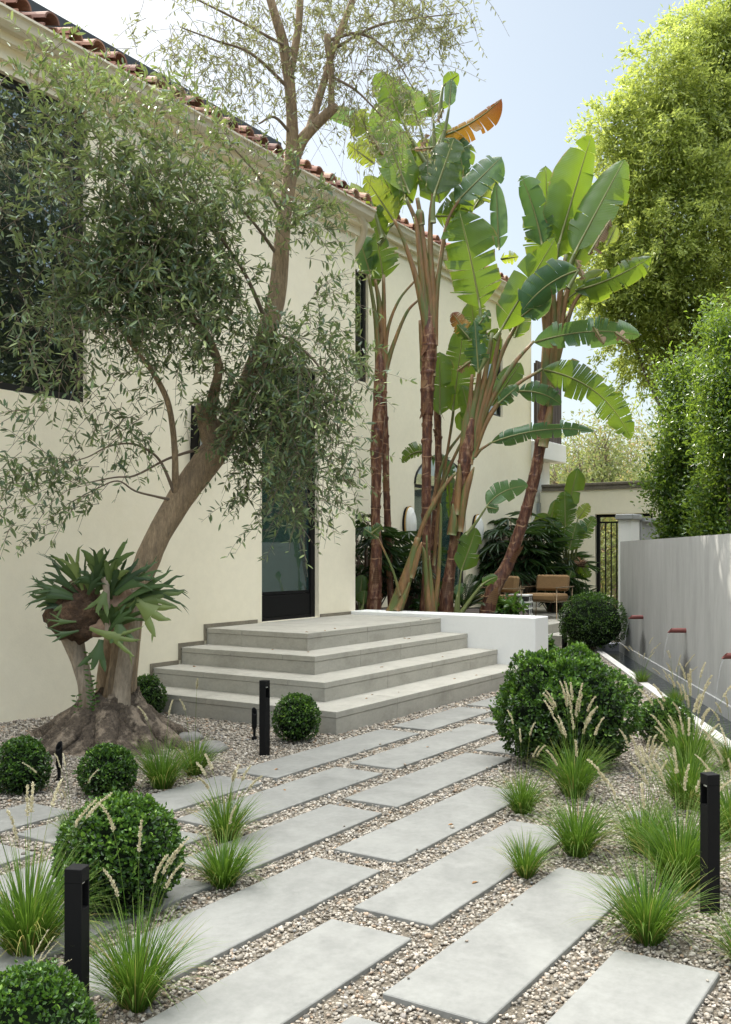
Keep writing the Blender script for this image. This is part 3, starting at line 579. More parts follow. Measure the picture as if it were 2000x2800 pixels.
for (x, y), lab in (((1065, 783), 'farthest oxide red copper water spout on the fountain wall'), ((1337, 868), 'middle oxide red copper water spout on the fountain wall'), ((1712, 1030), 'nearest copper spout at the right edge of the fountain wall')):
    c = on_wall(1300+x*.431, 1350+y*.431); t = thing('water_spout', c, lab, 'water spout', 'copper spouts of the fountain'); L_ = .18; b = MB()
    q0 = c; q1 = c+n3*L_; a = np.linspace(0, 2*PI, 16, endpoint=False); sd = np.array([*wd, 0]); V = []
    for (pp, r, sl) in ((q0, .028, 0), (q1, .028, .022), (q1, .024, .022), (q0+n3*.03, .024, 0)):
        V += [pp+sd*r*math.cos(k)+UP*r*math.sin(k)-n3*sl*math.sin(k)*1.2 for k in a]
    idx = np.arange(64).reshape(4, 16); nx = np.roll(idx, -1, 1); b.add(V, np.stack([idx[:-1], nx[:-1], nx[1:], idx[1:]], -1).reshape(-1, 4)); b.build('spout', M['copper'], t)
    Pw = [q1+n3*(.0+.10*s_)+UP*(-.03-(c[2]+.05)*s_*s_) for s_ in np.linspace(0, 1, 14)]
    b = MB(); b.tube(Pw, [.0042-.0030*s_ for s_ in np.linspace(0, 1, 14)], 6, amp=.9, fr=40); b.build('water_stream', M['stream'], t, smooth=True)
fw = bpy.data.objects['fountain_wall']
for (x, y) in ((1065, 783), (1337, 868)):                            # wet patches low on the wall below the spouts
    c = on_wall(1300+x*.431, 1350+y*.431); b = MB(); V, LC = [], []; na_, nb_ = 12, 12
    for i in range(na_+1):
        for j in range(nb_+1):
            p, q = i/na_, j/nb_; wdt = .16+.30*(1-q); xx = (p-.5)*2*wdt; zz = .055+.46*q; V.append((*(c[:2]-wn*0+wn*.0025+wd*xx), zz)); LC.append((max(0, 1-abs(p-.5)*2)**.7*(1-q**2)**.8, 0, 0))
    b.add(V, [(i*(nb_+1)+j, (i+1)*(nb_+1)+j, (i+1)*(nb_+1)+j+1, i*(nb_+1)+j+1) for i in range(na_) for j in range(nb_)], LC)
    b.build('damp_patch', M['damp'], fw, origin=(*WA, 0))
# ---- grey wall with a capped white pier behind the fountain wall
pl = atx(1688, 1406, 16.9); t = thing('pier_wall', (16.9, pl[1], 0), 'white capped pier with a grey wall running behind the hedge', 'wall')
pr = atx(1731, 1406, 16.9); b = MB(); b.box(16.9, 17.35, pr[1]+.02, pl[1]-.02, 0, pl[2]-.1); b.build('pier', M['white'], t)
b = MB(); b.rbox(16.85, 17.4, pr[1]-.02, pl[1]+.02, pl[2]-.098, pl[2], .015); b.build('pier_cap', M['greystone'], t)
b = MB(); b.box(17.352, 20.55, pr[1]-.0, pr[1]+.25, 0, pl[2]-.12); b.box(17.41, 20.5, pr[1]-.06, pr[1]+.3, pl[2]-.118, pl[2]-.05); b.build('wall_run', M['greystone'], t)
# ---- hills far behind
b = MB(); V = []; nx_, ny_ = 60, 14
for i in range(nx_):
    for j in range(ny_):
        az = math.radians(-35+115*i/(nx_-1)); r = 60+14*j; h = (j/(ny_-1))**.8*(20+10*mnoise.noise(Vector((i*.17, j*.3, 3))))+3*mnoise.noise(Vector((i*.6, j*.7, 9)))*(j > 0)
        V.append((r*math.cos(az), r*math.sin(az), max(-.5, h*1.0-.5)))
b.add(V, [(i*ny_+j, (i+1)*ny_+j, (i+1)*ny_+j+1, i*ny_+j+1) for i in range(nx_-1) for j in range(ny_-1)])
M['hill'] = surf('hillside', (.17, .17, .075), .95, .4, .12, .8, .5, 0, stain=((.30, .22, .14), .1, .5, .6)); struct(b.build('hills', M['hill'], smooth=True))
# ================================================================== PEBBLES (uncountable)
def pebbles():
    # density follows how near the stones are; none under slabs or steps
    n = 600000; x = RNG.uniform(.3, 15.5, n); y = RNG.uniform(-.8, 7.13, n)
    F = CT*x+ST*y; R = ST*x-CT*y
    ok = (F > 2.2) & (np.abs(R/F) < .40)
    q = np.array([x, y]).T-WA; w = q@wn; ok &= w > wcop+.11
    ok &= ~((x > SX[0]-.0) & (y > SY[0]-.0) & (x < 11.15)); ok &= ~((x > 11.1) & (y > 4.55+.4036*(x-11.15)+.0)); ok &= ~((x > 15) & (y > 6))
    for a, b_, c, d in RECT: ok &= ~((x > a-.004) & (x < b_+.004) & (y > c-.004) & (y < d+.004))
    x, y, F = x[ok], y[ok], F[ok]
    s = np.where(F < 5.2, 1.0, np.where(F < 8, 1.15, 1.5))                 # a little coarser far away
    keep = RNG.random(len(x)) < np.where(F < 5.2, 1.0, np.where(F < 8, .72, .45)); x, y, F, s = x[keep], y[keep], F[keep], s[keep]
    n = len(x); z = np.array([gz(a, b_) for a, b_ in zip(x, y)])+RNG.uniform(-.007, .004, n)
    r = s*RNG.lognormal(math.log(.0060), .34, n); r = np.clip(r, .0035, .016)
    bmi = bmesh_ico(); V0, F0 = bmi; k = len(V0)
    S = np.stack([r*RNG.uniform(.9, 1.5, n), r*RNG.uniform(.75, 1.15, n), r*RNG.uniform(.5, .85, n)], 1)
    V = V0[None]*(1+.16*RNG.normal(size=(n, k, 1)))*S[:, None, :]
    a, t = RNG.uniform(0, 2*PI, n), RNG.normal(0, .35, n)
    ca, sa, cb, sb = np.cos(a)[:, None], np.sin(a)[:, None], np.cos(t)[:, None], np.sin(t)[:, None]
    X, Y, Z = V[..., 0], V[..., 1], V[..., 2]; Y, Z = Y*cb-Z*sb, Y*sb+Z*cb; X, Y = X*ca-Y*sa, X*sa+Y*ca
    V = np.stack([X+x[:, None], Y+y[:, None], Z+z[:, None]], -1).reshape(-1, 3)
    Fc = (F0[None]+(np.arange(n)*k)[:, None, None]).reshape(-1, 3)
    tint = np.clip(RNG.random(n)+.10*nz(np.stack([x, y, 0*x], 1), 1.1), 0, 1)
    # a few stray stones kicked onto the slabs
    m_ = 70
    for i in range(m_):
        r0 = RECT[RNG.integers(len(RECT))]; e = RNG.random(); px_ = RNG.uniform(r0[0], r0[1]); py_ = (r0[2]+.05*RNG.random()**2) if e < .5 else (r0[3]-.05*RNG.random()**2)
        d = np.array([px_, py_, .004])-np.array([x[i], y[i], z[i]]); V[i*k:(i+1)*k] += d
    lc = np.stack([np.zeros(n*k), np.zeros(n*k), np.repeat(tint, k)], 1)
    m = MB(); m.add(V, Fc, lc); ob = m.build('pebbles', M['pebble'], smooth=True); struct(ob, 'stuff'); print('pebbles', n)
def bmesh_ico():
    p = (1+5**.5)/2; v = unit(np.array([(-1, p, 0), (1, p, 0), (-1, -p, 0), (1, -p, 0), (0, -1, p), (0, 1, p), (0, -1, -p), (0, 1, -p), (p, 0, -1), (p, 0, 1), (-p, 0, -1), (-p, 0, 1)]))
    f = np.array([(0, 11, 5), (0, 5, 1), (0, 1, 7), (0, 7, 10), (0, 10, 11), (1, 5, 9), (5, 11, 4), (11, 10, 2), (10, 7, 6), (7, 1, 8), (3, 9, 4), (3, 4, 2), (3, 2, 6), (3, 6, 8), (3, 8, 9), (4, 9, 5), (2, 4, 11), (6, 2, 10), (8, 6, 7), (9, 8, 1)])
    return v, f
pebbles()
# ================================================================== SMALL GARDEN FITTINGS
def bollard(c, h, rz, lab):
    t = thing('bollard_light', c, lab, 'bollard light', 'black bollard lights'); t.rotation_euler.z = rz; w_ = .0285
    def P(f, nm, mt):
        b = MB(); f(b); return b.build(nm, M[mt], t, origin=(0, 0, 0))
    def post(b):
        b.box(-w_, w_, -w_, w_, -.08, h-.13); b.box(-w_, w_, .012, w_, h-.13, h-.045)
        b.box(-w_, -w_+.007, -w_, .012, h-.13, h-.045); b.box(w_-.007, w_, -w_, .012, h-.13, h-.045)
    P(post, 'post', 'black')
    P(lambda b: b.rbox(-w_-.0006, w_+.0006, -w_-.0006, w_+.0006, h-.045, h, .0018), 'cap', 'black')
    P(lambda b: b.box(-w_+.0075, w_-.0075, -w_+.012, .0115, h-.056, h-.0452), 'lamp', 'frost')
    return t
FZ = math.atan2(FWD[1], FWD[0])
def bz(a, b_): d = RGT*a+FWD*b_; return math.atan2(d[1], d[0])+PI/2      # yaw that turns the lamp opening that way
bollard(gnd(1942, 2497, -.02), .59, bz(-1, -.25), 'black square bollard light standing among the tall grasses on the right')
bollard(gnd(724, 2066, -.02), .565, bz(.85, -.5), 'black square bollard light beside the small boxwood ball in front of the steps')
bollard(dep(211, 2400, 3.12)*np.array([1, 1, 0])+np.array([0, 0, -.02]), .525, bz(1, -.17), 'black square bollard light in the bottom left foreground, nearest the camera')
bollard(gnd(1544, 1775, -.02), .54, bz(-.8, -.5), 'black slim bollard light beyond the low white wall')
def spike(c, h, rz, lab):
    t = thing('spike_light', c, lab, 'spike light', 'black garden spike lights'); t.rotation_euler.z = rz; r = .021
    b = MB(); b.tube([(0, 0, -.05), (0, 0, h*.36)], [.010, .012], 8); b.tube([(0, 0, .0), (0, 0, .025)], [.024, .018], 10); b.build('stake', M['black'], t, origin=(0, 0, 0))
    b = MB(); a = np.linspace(0, 2*PI, 18, endpoint=False); V = []
    for z0, sl, rr in ((h*.34, 0, .016), (h*.40, 0, r), (h*.88, .6, r+.001), (h*.88, .6, r-.004), (h*.80, .6, r-.004)):
        V += [(rr*math.cos(q), rr*math.sin(q), z0+sl*rr*math.cos(q)*2.2) for q in a]
    idx = np.arange(90).reshape(5, 18); nx = np.roll(idx, -1, 1); b.add(V, np.stack([idx[:-1], nx[:-1], nx[1:], idx[1:]], -1).reshape(-1, 4)); b.build('lamp_head', M['black'], t, origin=(0, 0, 0), smooth=False)
spike(gnd(162, 2138, -.01), .27, .3, 'black spike light in the gravel at the left between two boxwood balls')
spike(gnd(696, 2022, -.01), .26, .9, 'black spike light with slanted top left of the middle bollard')
# ================================================================== BOXWOOD
def boxball(c, rx, rz_, n, ls, lab, rough=.05, seed=1, lumps=(), dark=0.0, cz=None, nm='boxwood_ball'):
    """clipped evergreen: leaves through the outer shell of a lumpy body over a shaded core"""
    c = np.asarray(c, float); cz = rz_*.93 if cz is None else cz
    d = rdir(n); d[:, 2] = np.where(d[:, 2] < -.75, -d[:, 2], d[:, 2])
    def rad(d):
        r = 1+rough*1.6*nz(d, 2.2, seed)+rough*nz(d, 5.5, seed+3)
        for l, a, w in lumps: r = r+a*np.exp(-((1-d@unit(l))/w)**2)
        return r
    r = rad(d); cl = nz(d, 7, seed+7)+.5*nz(d, 16, seed+9)                                   # clumps of lighter growth
    k = RNG.beta(5, 1.3, n)*.22+.82+.05*cl
    p = d*(r*k)[:, None]*np.array([rx, rx, rz_])
    dirs = unit(d*np.array([1, 1, rx/rz_])*.75+rdir(n)*.85+np.array([0, 0, .25]))
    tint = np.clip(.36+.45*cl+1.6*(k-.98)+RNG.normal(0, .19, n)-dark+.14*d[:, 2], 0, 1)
    gp = ~((nz(d, 6, seed+11) < -.30) & (k > .93)); p, dirs, d, tint, n = p[gp], dirs[gp], d[gp], tint[gp], int(gp.sum())
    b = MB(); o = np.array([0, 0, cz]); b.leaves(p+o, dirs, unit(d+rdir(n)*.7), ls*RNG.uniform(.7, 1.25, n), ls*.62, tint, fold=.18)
    ns = max(60, n//60); q = rdir(ns); rq = rad(q)
    for i in range(ns):                                                 # shoot tips that break the outline
        if q[i, 2] < -.3: continue
        m = 5; base = q[i]*rq[i]*np.array([rx, rx, rz_])*1.0+o; L_ = ls*RNG.uniform(.5, 2.0)
        pp = base+np.outer(np.linspace(-.3, 1, m), unit(q[i]+RNG.normal(0, .35, 3)))*L_
        b.leaves(np.repeat(pp, 2, 0), unit(np.tile(q[i], (2*m, 1))*.6+rdir(2*m)), rdir(2*m), ls*.85, ls*.5, np.clip(RNG.normal(.62-dark, .15, 2*m), 0, 1))
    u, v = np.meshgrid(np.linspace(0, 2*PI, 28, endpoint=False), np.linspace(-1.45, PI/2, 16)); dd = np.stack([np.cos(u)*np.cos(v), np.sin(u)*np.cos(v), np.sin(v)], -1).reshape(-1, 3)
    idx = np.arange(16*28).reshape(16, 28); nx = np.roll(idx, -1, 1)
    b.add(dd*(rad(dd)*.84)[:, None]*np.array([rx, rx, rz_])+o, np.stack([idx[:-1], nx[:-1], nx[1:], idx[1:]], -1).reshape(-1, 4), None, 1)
    ob = b.build(nm, [M['box'], M['boxcore']], origin=(0, 0, 0), smooth=False); ob.location = c; ORG[ob.name] = c
    tag(ob, lab, 'shrub', 'clipped boxwood shrubs'); st_ = MB()
    for i in range(7):
        a = RNG.uniform(0, 2*PI); e = d[i]*np.array([rx, rx, rz_])*.6+o
        st_.tube(curve([(.02*math.cos(a), .02*math.sin(a), -.05), e*np.array([.3, .3, .6]), e], 3), np.linspace(.012, .004, 7), 5)
    st_.build('stem', M['twig'], ob, origin=(0, 0, 0)); return ob
G_ = lambda u, v: gnd(u*K, v*K, -.02)
def ball_at(u, vb, wpx, hpx, n, ls, lab, **kw):
    """u: centre column, vb: where it meets the gravel, size in reduced photo pixels"""
    c = G_(u, vb); t = float(np.dot(c-EYE, FWD)); m = K*t/FPX
    rx = wpx*m/2; c = c+FWD*rx*.55; m *= (1+rx*.55/t); return boxball(c, wpx*m/2, hpx*m/2, n, ls, lab, **kw)
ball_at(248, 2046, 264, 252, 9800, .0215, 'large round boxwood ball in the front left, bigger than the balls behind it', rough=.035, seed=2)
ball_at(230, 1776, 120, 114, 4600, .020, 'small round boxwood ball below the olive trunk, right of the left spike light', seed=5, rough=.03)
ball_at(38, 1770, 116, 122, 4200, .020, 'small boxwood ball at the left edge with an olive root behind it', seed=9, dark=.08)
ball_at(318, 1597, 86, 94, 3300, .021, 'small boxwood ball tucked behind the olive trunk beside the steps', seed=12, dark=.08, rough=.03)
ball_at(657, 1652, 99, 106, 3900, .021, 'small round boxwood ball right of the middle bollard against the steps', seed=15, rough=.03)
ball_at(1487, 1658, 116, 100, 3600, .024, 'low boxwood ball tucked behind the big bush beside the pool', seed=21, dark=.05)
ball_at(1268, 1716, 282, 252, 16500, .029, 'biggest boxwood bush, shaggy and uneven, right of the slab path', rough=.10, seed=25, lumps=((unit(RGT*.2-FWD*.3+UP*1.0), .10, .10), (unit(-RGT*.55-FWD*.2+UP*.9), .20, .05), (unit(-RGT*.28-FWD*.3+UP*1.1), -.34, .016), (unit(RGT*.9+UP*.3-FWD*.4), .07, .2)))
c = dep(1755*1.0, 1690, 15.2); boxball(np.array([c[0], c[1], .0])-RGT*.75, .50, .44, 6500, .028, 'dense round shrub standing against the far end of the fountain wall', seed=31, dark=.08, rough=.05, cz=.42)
c = dep(62*K, 2262*K, 2.80); boxball(np.array([c[0], c[1], -.02]), .175, .165, 5600, .0165, 'boxwood ball cut off at the bottom left corner of the picture', seed=35, rough=.04)
# ================================================================== ORNAMENTAL GRASS
def grass_mesh(n, h, spread, seed):
    rg = np.random.default_rng(seed); k = 7; b = MB(); s = np.linspace(0, 1, k)
    a = rg.uniform(0, 2*PI, n); q = np.sqrt(rg.random(n)); r0 = .05*q*spread/.2; lean = .05+1.12*q*rg.uniform(.30, 1.1, n); L_ = h*rg.uniform(.55, 1.15, n)*(1-.10*q); dr = rg.uniform(.15, .75, n)*(0.45+.8*q)
    ou = np.stack([np.cos(a), np.sin(a), 0*a], 1); tw = rg.normal(0, .5, n); sd_ = np.stack([-np.sin(a+tw), np.cos(a+tw), 0*a], 1)
    pos = np.stack([r0*np.cos(a), r0*np.sin(a), 0*a], 1); cur = pos.copy(); ang = lean*.55; P = [cur.copy()]
    side = sd_*rg.normal(0, .12, n)[:, None]
    for i in range(1, k):
        ang2 = ang+dr*1.9*(i/(k-1))**1.6
        cur = cur+(ou*np.sin(ang2)[:, None]+UP*np.cos(ang2)[:, None]+side*(i/k))*(L_/(k-1))[:, None]; cur[:, 2] = np.maximum(cur[:, 2], .008); P.append(cur.copy())
    P = np.stack(P, 1); w_ = (.0017+.0007*rg.random(n))[:, None]*np.array([.8, 1.0, 1.0, .95, .8, .5, .08])[None]
    A, B_ = P-sd_[:, None]*w_[..., None], P+sd_[:, None]*w_[..., None]; V = np.stack([A, B_], 2).reshape(-1, 3)
    base = (np.arange(n)*k*2)[:, None]+(np.arange(k-1)*2)[None]; F = np.stack([base, base+1, base+3, base+2], -1).reshape(-1, 4)
    t = np.clip(rg.normal(.40, .22, n)+.6*(rg.random(n) < .30)*(q > .75), 0, 1)
    b.add(V, F, np.stack([np.tile(np.repeat(s, 2), n), np.zeros(n*k*2), np.repeat(t, 2*k)], 1)); return b
def stalk(b, h, lean, az, seed, head=.085):
    rg = np.random.default_rng(seed); o = np.array([math.cos(az), math.sin(az), 0]); s = np.linspace(0, 1, 12)
    P = np.array([o*(lean*h*x**1.7+.015)+UP*h*(x-.12*lean*x*x) for x in s]); P[-1] += o*head*.03
    b.tube(P, np.linspace(.0016, .0010, 12), 4, rnd=rg.uniform(.2, 1), m=0, cap=False)
    T = unit(P[-1]-P[-3]); cv = unit(o*.35-UP*.15)
    n = 170; x = rg.random(n); ax = P[-1]+np.outer(x*head, T)+np.outer(x**2*head*.25, cv); d = unit(T*.9+rdir(n)*.75)
    b.leaves(ax+rdir(n)*.0026, d, rdir(n), (.013*(1-.4*x))*rg.uniform(.7, 1.2, n), .0055, rg.random(n), m=1, fold=.1, kind='dia')
GP = [grass_mesh(560, .42, .2, 1), grass_mesh(470, .36, .2, 2), grass_mesh(340, .27, .16, 3), grass_mesh(680, .40, .24, 4)]
GM = []
for i, b in enumerate(GP): o = b.build('ornamental_grass', M['grass'], origin=(0, 0, 0)); GM.append(o)
used = [False]*4
def clump(u, vb, proto, hpx, lab, stalks=(), rz=0.0, wide=1.0):
    """u, vb: foot of the clump in the reduced photo; hpx: leaf height there"""
    c = G_(u, vb); t = float(np.dot(c-EYE, FWD)); h = hpx*K*t/FPX; base = (.42, .36, .27, .40)[proto]*.82; s = h/base
    o = GM[proto]
    if used[proto]: o = o.copy(); COL.objects.link(o)
    used[proto] = True; o.location = c; o.rotation_euler = (0, 0, rz); o.scale = (s*wide, s*wide, s); tag(o, lab, 'grass clump', 'ornamental grass clumps')
    for j, (hp, lean, az) in enumerate(stalks):                        # each flower stalk stands in the clump as a part
        b = MB(); stalk(b, hp*K*t/FPX/s, lean, az+FZ-rz, int(u*7+vb*13+j), head=.115/s*max(.75, min(1.25, h/.33))); f = b.build('flower_stalk', [M['grass'], M['plume']], None, origin=(0, 0, 0)); f.parent = o
    return o
def st(n, h0, h1, seed, l0=.05, l1=.35, a0=-PI, a1=PI):
    rg = random.Random(seed); return [(rg.uniform(h0, h1), rg.uniform(l0, l1), rg.uniform(a0, a1)) for _ in range(n)]
RT = -PI/2; LF = PI/2                                                   # leaning right or left as seen from the path
clump(362, 1752, 1, 105, 'grass clump in front of the olive roots, left one of a touching pair', st(2, 150, 190, 1, .05, .2), .4)
clump(432, 1722, 2, 80, 'grass clump in front of the olive roots, right one of a touching pair', st(2, 140, 200, 2, .02, .12), 1.2)
clump(502, 1868, 2, 105, 'slim grass clump rising behind another in mid path, with pale seed heads', st(7, 120, 165, 3, .1, .4), 2.0)
clump(496, 1968, 1, 118, 'wide grass clump in mid path right of the large boxwood ball', st(1, 130, 150, 4), 3.0, 1.1)
clump(303, 2238, 0, 200, 'grass clump right of the nearest bollard with tall cream seed stalks', [(395, .10, LF), (340, .05, 0), (300, .16, RT), (280, .10, RT), (325, .2, RT), (250, .12, LF), (270, .2, RT)], 1.0)
clump(62, 2118, 3, 205, 'big grass clump at the left edge behind the nearest bollard', st(8, 220, 330, 6, .1, .45), .2)
clump(25, 2330, 1, 90, 'grass tuft with drooping plumes at the bottom left corner', st(7, 160, 200, 7, .25, .6, -2.2, -.3), .9)
clump(1160, 1808, 1, 92, 'grass clump at the left foot of the big bush beside the path', st(5, 120, 200, 8, .05, .25), 2.2)
clump(1275, 1770, 1, 120, 'grass clump directly under the big bush with many tall plumes', st(16, 130, 225, 9, .05, .35), 2.9)
clump(1283, 1902, 0, 130, 'broad grass clump between the smallest tuft and the big bush', st(6, 180, 330, 10, .03, .25), 3.7, 1.1)
clump(1168, 1948, 2, 88, 'smallest grass tuft at the edge of the right hand slabs', (), 1.7)
clump(1438, 2092, 0, 165, 'large grass clump in the right foreground in front of the long slab', [(330, .16, LF), (365, .20, LF), (290, .05, 0)], .6, 1.15)
clump(1510, 1972, 3, 175, 'tall grass clump touching the right hand bollard on its left', [(200, .3, RT), (230, .1, LF), (250, .05, 0), (215, .12, RT)]+st(5, 200, 300, 12, .05, .3), 1.9)
clump(1432, 1895, 1, 120, 'grass clump with upright cream plumes left of the right hand bollard', [(225, .05, LF), (205, .03, RT), (240, .12, LF), (210, .08, RT), (195, .02, 0)]+st(4, 150, 230, 22, .0, .2), 4.4)
clump(1528, 1795, 3, 130, 'sunlit grass clump behind the right hand bollard full of tall plumes', st(16, 140, 260, 13, .03, .35), .3)
clump(1632, 1870, 0, 140, 'grass clump cut off at the right edge beside the bollard', st(7, 140, 250, 14, .05, .4), 5.0)
clump(1535, 1705, 1, 110, 'grass clump in front of the small ball by the pool', st(12, 110, 200, 15, .03, .4), 1.3)
clump(1625, 1712, 2, 70, 'grass clump at the right edge beside the pool edging', st(8, 80, 150, 16, .05, .4), 2.6)
clump(1500, 1570, 2, 40, 'grass clump growing beside the pool behind the big bush, with feathery plumes', st(14, 60, 110, 17, .05, .5), 4.1)
clump(1425, 1520, 2, 34, 'farthest grass clump, by the pool behind the right side of the big bush', st(9, 50, 95, 18, .05, .5), 3.3)
clump(1660, 2150, 1, 130, 'grass clump just entering the picture at the lower right edge', st(2, 130, 160, 19), 2.3)
clump(160, 1860, 2, 60, 'wispy grass tuft with pale arching plumes behind the large boxwood ball', st(6, 90, 160, 20, .15, .6), 0.3)
# ================================================================== OLIVE TREE
def DD(u, v, t): return dep(u*K, v*K, t)
ob_ = Dg(240, 1655, 0.0); ot = thing('olive_tree', (ob_[0], ob_[1], 0), 'old multi trunk olive tree leaning over the front door', 'tree')
T0 = 7.75
def limb(nm, pts, mat, n=18, amp=.10, seed=0.0, sub=6, parent=None, squash=1.0):
    """pts: (u, v, depth, full width in reduced photo pixels)"""
    P = np.array([DD(u, v, t) for u, v, t, w_ in pts]); R = [w_*.90*K*t/FPX/2 for u, v, t, w_ in pts]
    c, r = curve(P, sub, R); b = MB(); b.tube(c, r, n, amp=amp, fr=7, seed=seed, squash=squash); o = b.build(nm, M[mat], parent or ot, smooth=True); return c, r, o
trunkc, trunkr, trunk_o = limb('trunk', [(262, 1610, 7.80, 104), (266, 1560, 7.80, 84), (273, 1490, 7.80, 72), (283, 1400, 7.82, 66), (300, 1320, 7.84, 62), (338, 1220, 7.86, 61), (385, 1130, 7.9, 64), (432, 1062, 7.93, 70), (478, 1000, 7.96, 70), (520, 925, 8.0, 58), (556, 845, 8.03, 50), (586, 760, 8.06, 48), (612, 670, 8.1, 46), (622, 590, 8.12, 42), (630, 500, 8.15, 36), (640, 420, 8.18, 34), (650, 350, 8.2, 40)], 'bark', 26, .10, 1)
limb('trunk', [(236, 1600, 8.0, 60), (240, 1500, 8.0, 52), (252, 1420, 7.98, 46), (275, 1330, 7.95, 40)], 'bark', 16, .08, 4)
limb('stump', [(207, 1655, 7.66, 70), (202, 1610, 7.6, 50), (196, 1570, 7.58, 42), (188, 1510, 7.58, 40), (172, 1450, 7.58, 46), (158, 1400, 7.58, 60), (150, 1360, 7.58, 72), (152, 1335, 7.58, 60)], 'stumpbark', 18, .14, 7)
limb('stump', [(266, 1650, 7.72, 70), (268, 1600, 7.62, 58), (272, 1530, 7.58, 46), (282, 1450, 7.56, 44), (292, 1380, 7.58, 40), (300, 1310, 7.6, 34)], 'stumpbark', 16, .16, 9)
limb('limb', [(470, 985, 7.93, 44), (466, 930, 7.9, 38), (474, 880, 7.86, 28), (486, 810, 7.82, 20), (460, 745, 7.75, 17), (415, 690, 7.6, 14), (380, 650, 7.5, 10)], 'bark', 12, .08, 11)
c = DD(456, 945, 7.80); b = MB(); a = np.linspace(0, 2*PI, 18, endpoint=False); dd_ = unit(DD(440, 915, 7.55)-c); s1 = unit(np.cross(dd_, UP)); s2 = np.cross(s1, dd_)
b.tube([DD(470, 975, 7.93), DD(452, 915, 7.82), DD(446, 905, 7.78)], [.085, .062, .055], 14, amp=.08, fr=8); b.build('cut_stub', M['bark'], ot, smooth=True)
forkL = limb('limb', [(648, 370, 8.2, 38), (649, 290, 8.15, 30), (646, 220, 8.1, 27), (640, 160, 8.08, 27), (628, 90, 8.05, 25), (610, 30, 8.0, 22), (590, -40, 7.95, 20)], 'bark', 12, .07, 13)
limb('limb', [(641, 180, 8.08, 22), (655, 110, 8.1, 20), (664, 50, 8.1, 19), (668, -30, 8.1, 17)], 'bark', 10, .07, 14)
limb('limb', [(652, 350, 8.2, 36), (672, 310, 8.2, 30), (700, 278, 8.2, 27), (738, 243, 8.2, 24), (746, 232, 8.2, 16)], 'bark', 10, .07, 15)
limb('limb', [(688, 290, 8.2, 24), (702, 240, 8.25, 20), (722, 175, 8.3, 18), (740, 110, 8.3, 17), (762, 55, 8.3, 17), (790, -15, 8.3, 15)], 'bark', 10, .07, 16)
limb('limb', [(735, 240, 8.2, 16), (736, 170, 8.2, 14), (728, 100, 8.2, 17), (728, 78, 8.2, 16)], 'bark', 9, .1, 17)
brA = limb('limb', [(394, 1110, 7.88, 26), (390, 1060, 7.8, 18), (389, 1010, 7.75, 16), (384, 950, 7.7, 15), (372, 890, 7.6, 15), (345, 835, 7.5, 14), (312, 790, 7.4, 12), (270, 735, 7.2, 9), (230, 690, 7.1, 6)], 'bark', 10, .07, 18)
for pts in ([(392, 1105, 7.86, 10), (360, 1030, 7.7, 7), (330, 1000, 7.6, 6), (290, 985, 7.5, 5), (240, 992, 7.4, 4), (195, 1015, 7.3, 3), (140, 1030, 7.2, 2)],
            [(390, 1112, 7.86, 9), (345, 1102, 7.75, 6), (300, 1090, 7.65, 5), (262, 1068, 7.6, 4), (215, 1085, 7.5, 3), (150, 1120, 7.4, 2)],
            [(430, 1000, 7.9, 8), (370, 1020, 7.75, 6), (300, 1056, 7.6, 5), (255, 1060, 7.5, 4), (180, 1075, 7.4, 2.5)],
            [(585, 770, 8.05, 12), (620, 745, 7.95, 8), (670, 775, 7.85, 7), (712, 820, 7.8, 5), (745, 900, 7.75, 3), (752, 990, 7.7, 2)],
            [(560, 845, 8.03, 12), (590, 800, 7.85, 9), (640, 790, 7.7, 7), (690, 840, 7.65, 4), (700, 960, 7.6, 2.5)],
            [(540, 880, 8.0, 10), (570, 850, 7.8, 7), (600, 880, 7.7, 5), (612, 980, 7.65, 3)],
            [(486, 810, 7.82, 12), (430, 720, 7.6, 9), (350, 640, 7.4, 7), (240, 560, 7.2, 5), (130, 520, 7.1, 3)],
            [(460, 745, 7.75, 10), (420, 620, 7.5, 8), (370, 500, 7.4, 6), (300, 390, 7.3, 4), (210, 300, 7.2, 3)],
            [(586, 700, 8.06, 12), (540, 600, 7.8, 9), (470, 500, 7.6, 7), (400, 400, 7.5, 5), (330, 310, 7.4, 3)],
            [(612, 560, 8.1, 10), (560, 490, 7.9, 7), (500, 430, 7.8, 5), (450, 380, 7.7, 3)],
            [(625, 520, 8.13, 9), (690, 470, 8.0, 6), (740, 450, 7.95, 4)],
            [(630, 480, 8.15, 9), (580, 400, 8.0, 6), (520, 330, 7.9, 4), (480, 300, 7.9, 2)],
            [(646, 200, 8.1, 10), (560, 120, 7.9, 7), (480, 90, 7.8, 5), (400, 60, 7.7, 3)],
            [(630, 100, 8.0, 8), (520, 40, 7.8, 6), (420, -10, 7.7, 4)],
            [(740, 110, 8.3, 9), (830, 60, 8.3, 6), (930, 40, 8.3, 4), (1020, 30, 8.3, 2)],
            [(728, 90, 8.2, 10), (800, 75, 8.2, 7), (870, 120, 8.2, 4), (920, 200, 8.2, 2.5)],
            [(735, 170, 8.2, 8), (790, 200, 8.1, 6), (850, 260, 8.0, 3)],
            [(649, 300, 8.15, 9), (610, 260, 8.0, 7), (575, 275, 7.95, 4)]):
    limb('branch', pts, 'twig', 7, .04, 20, 5)
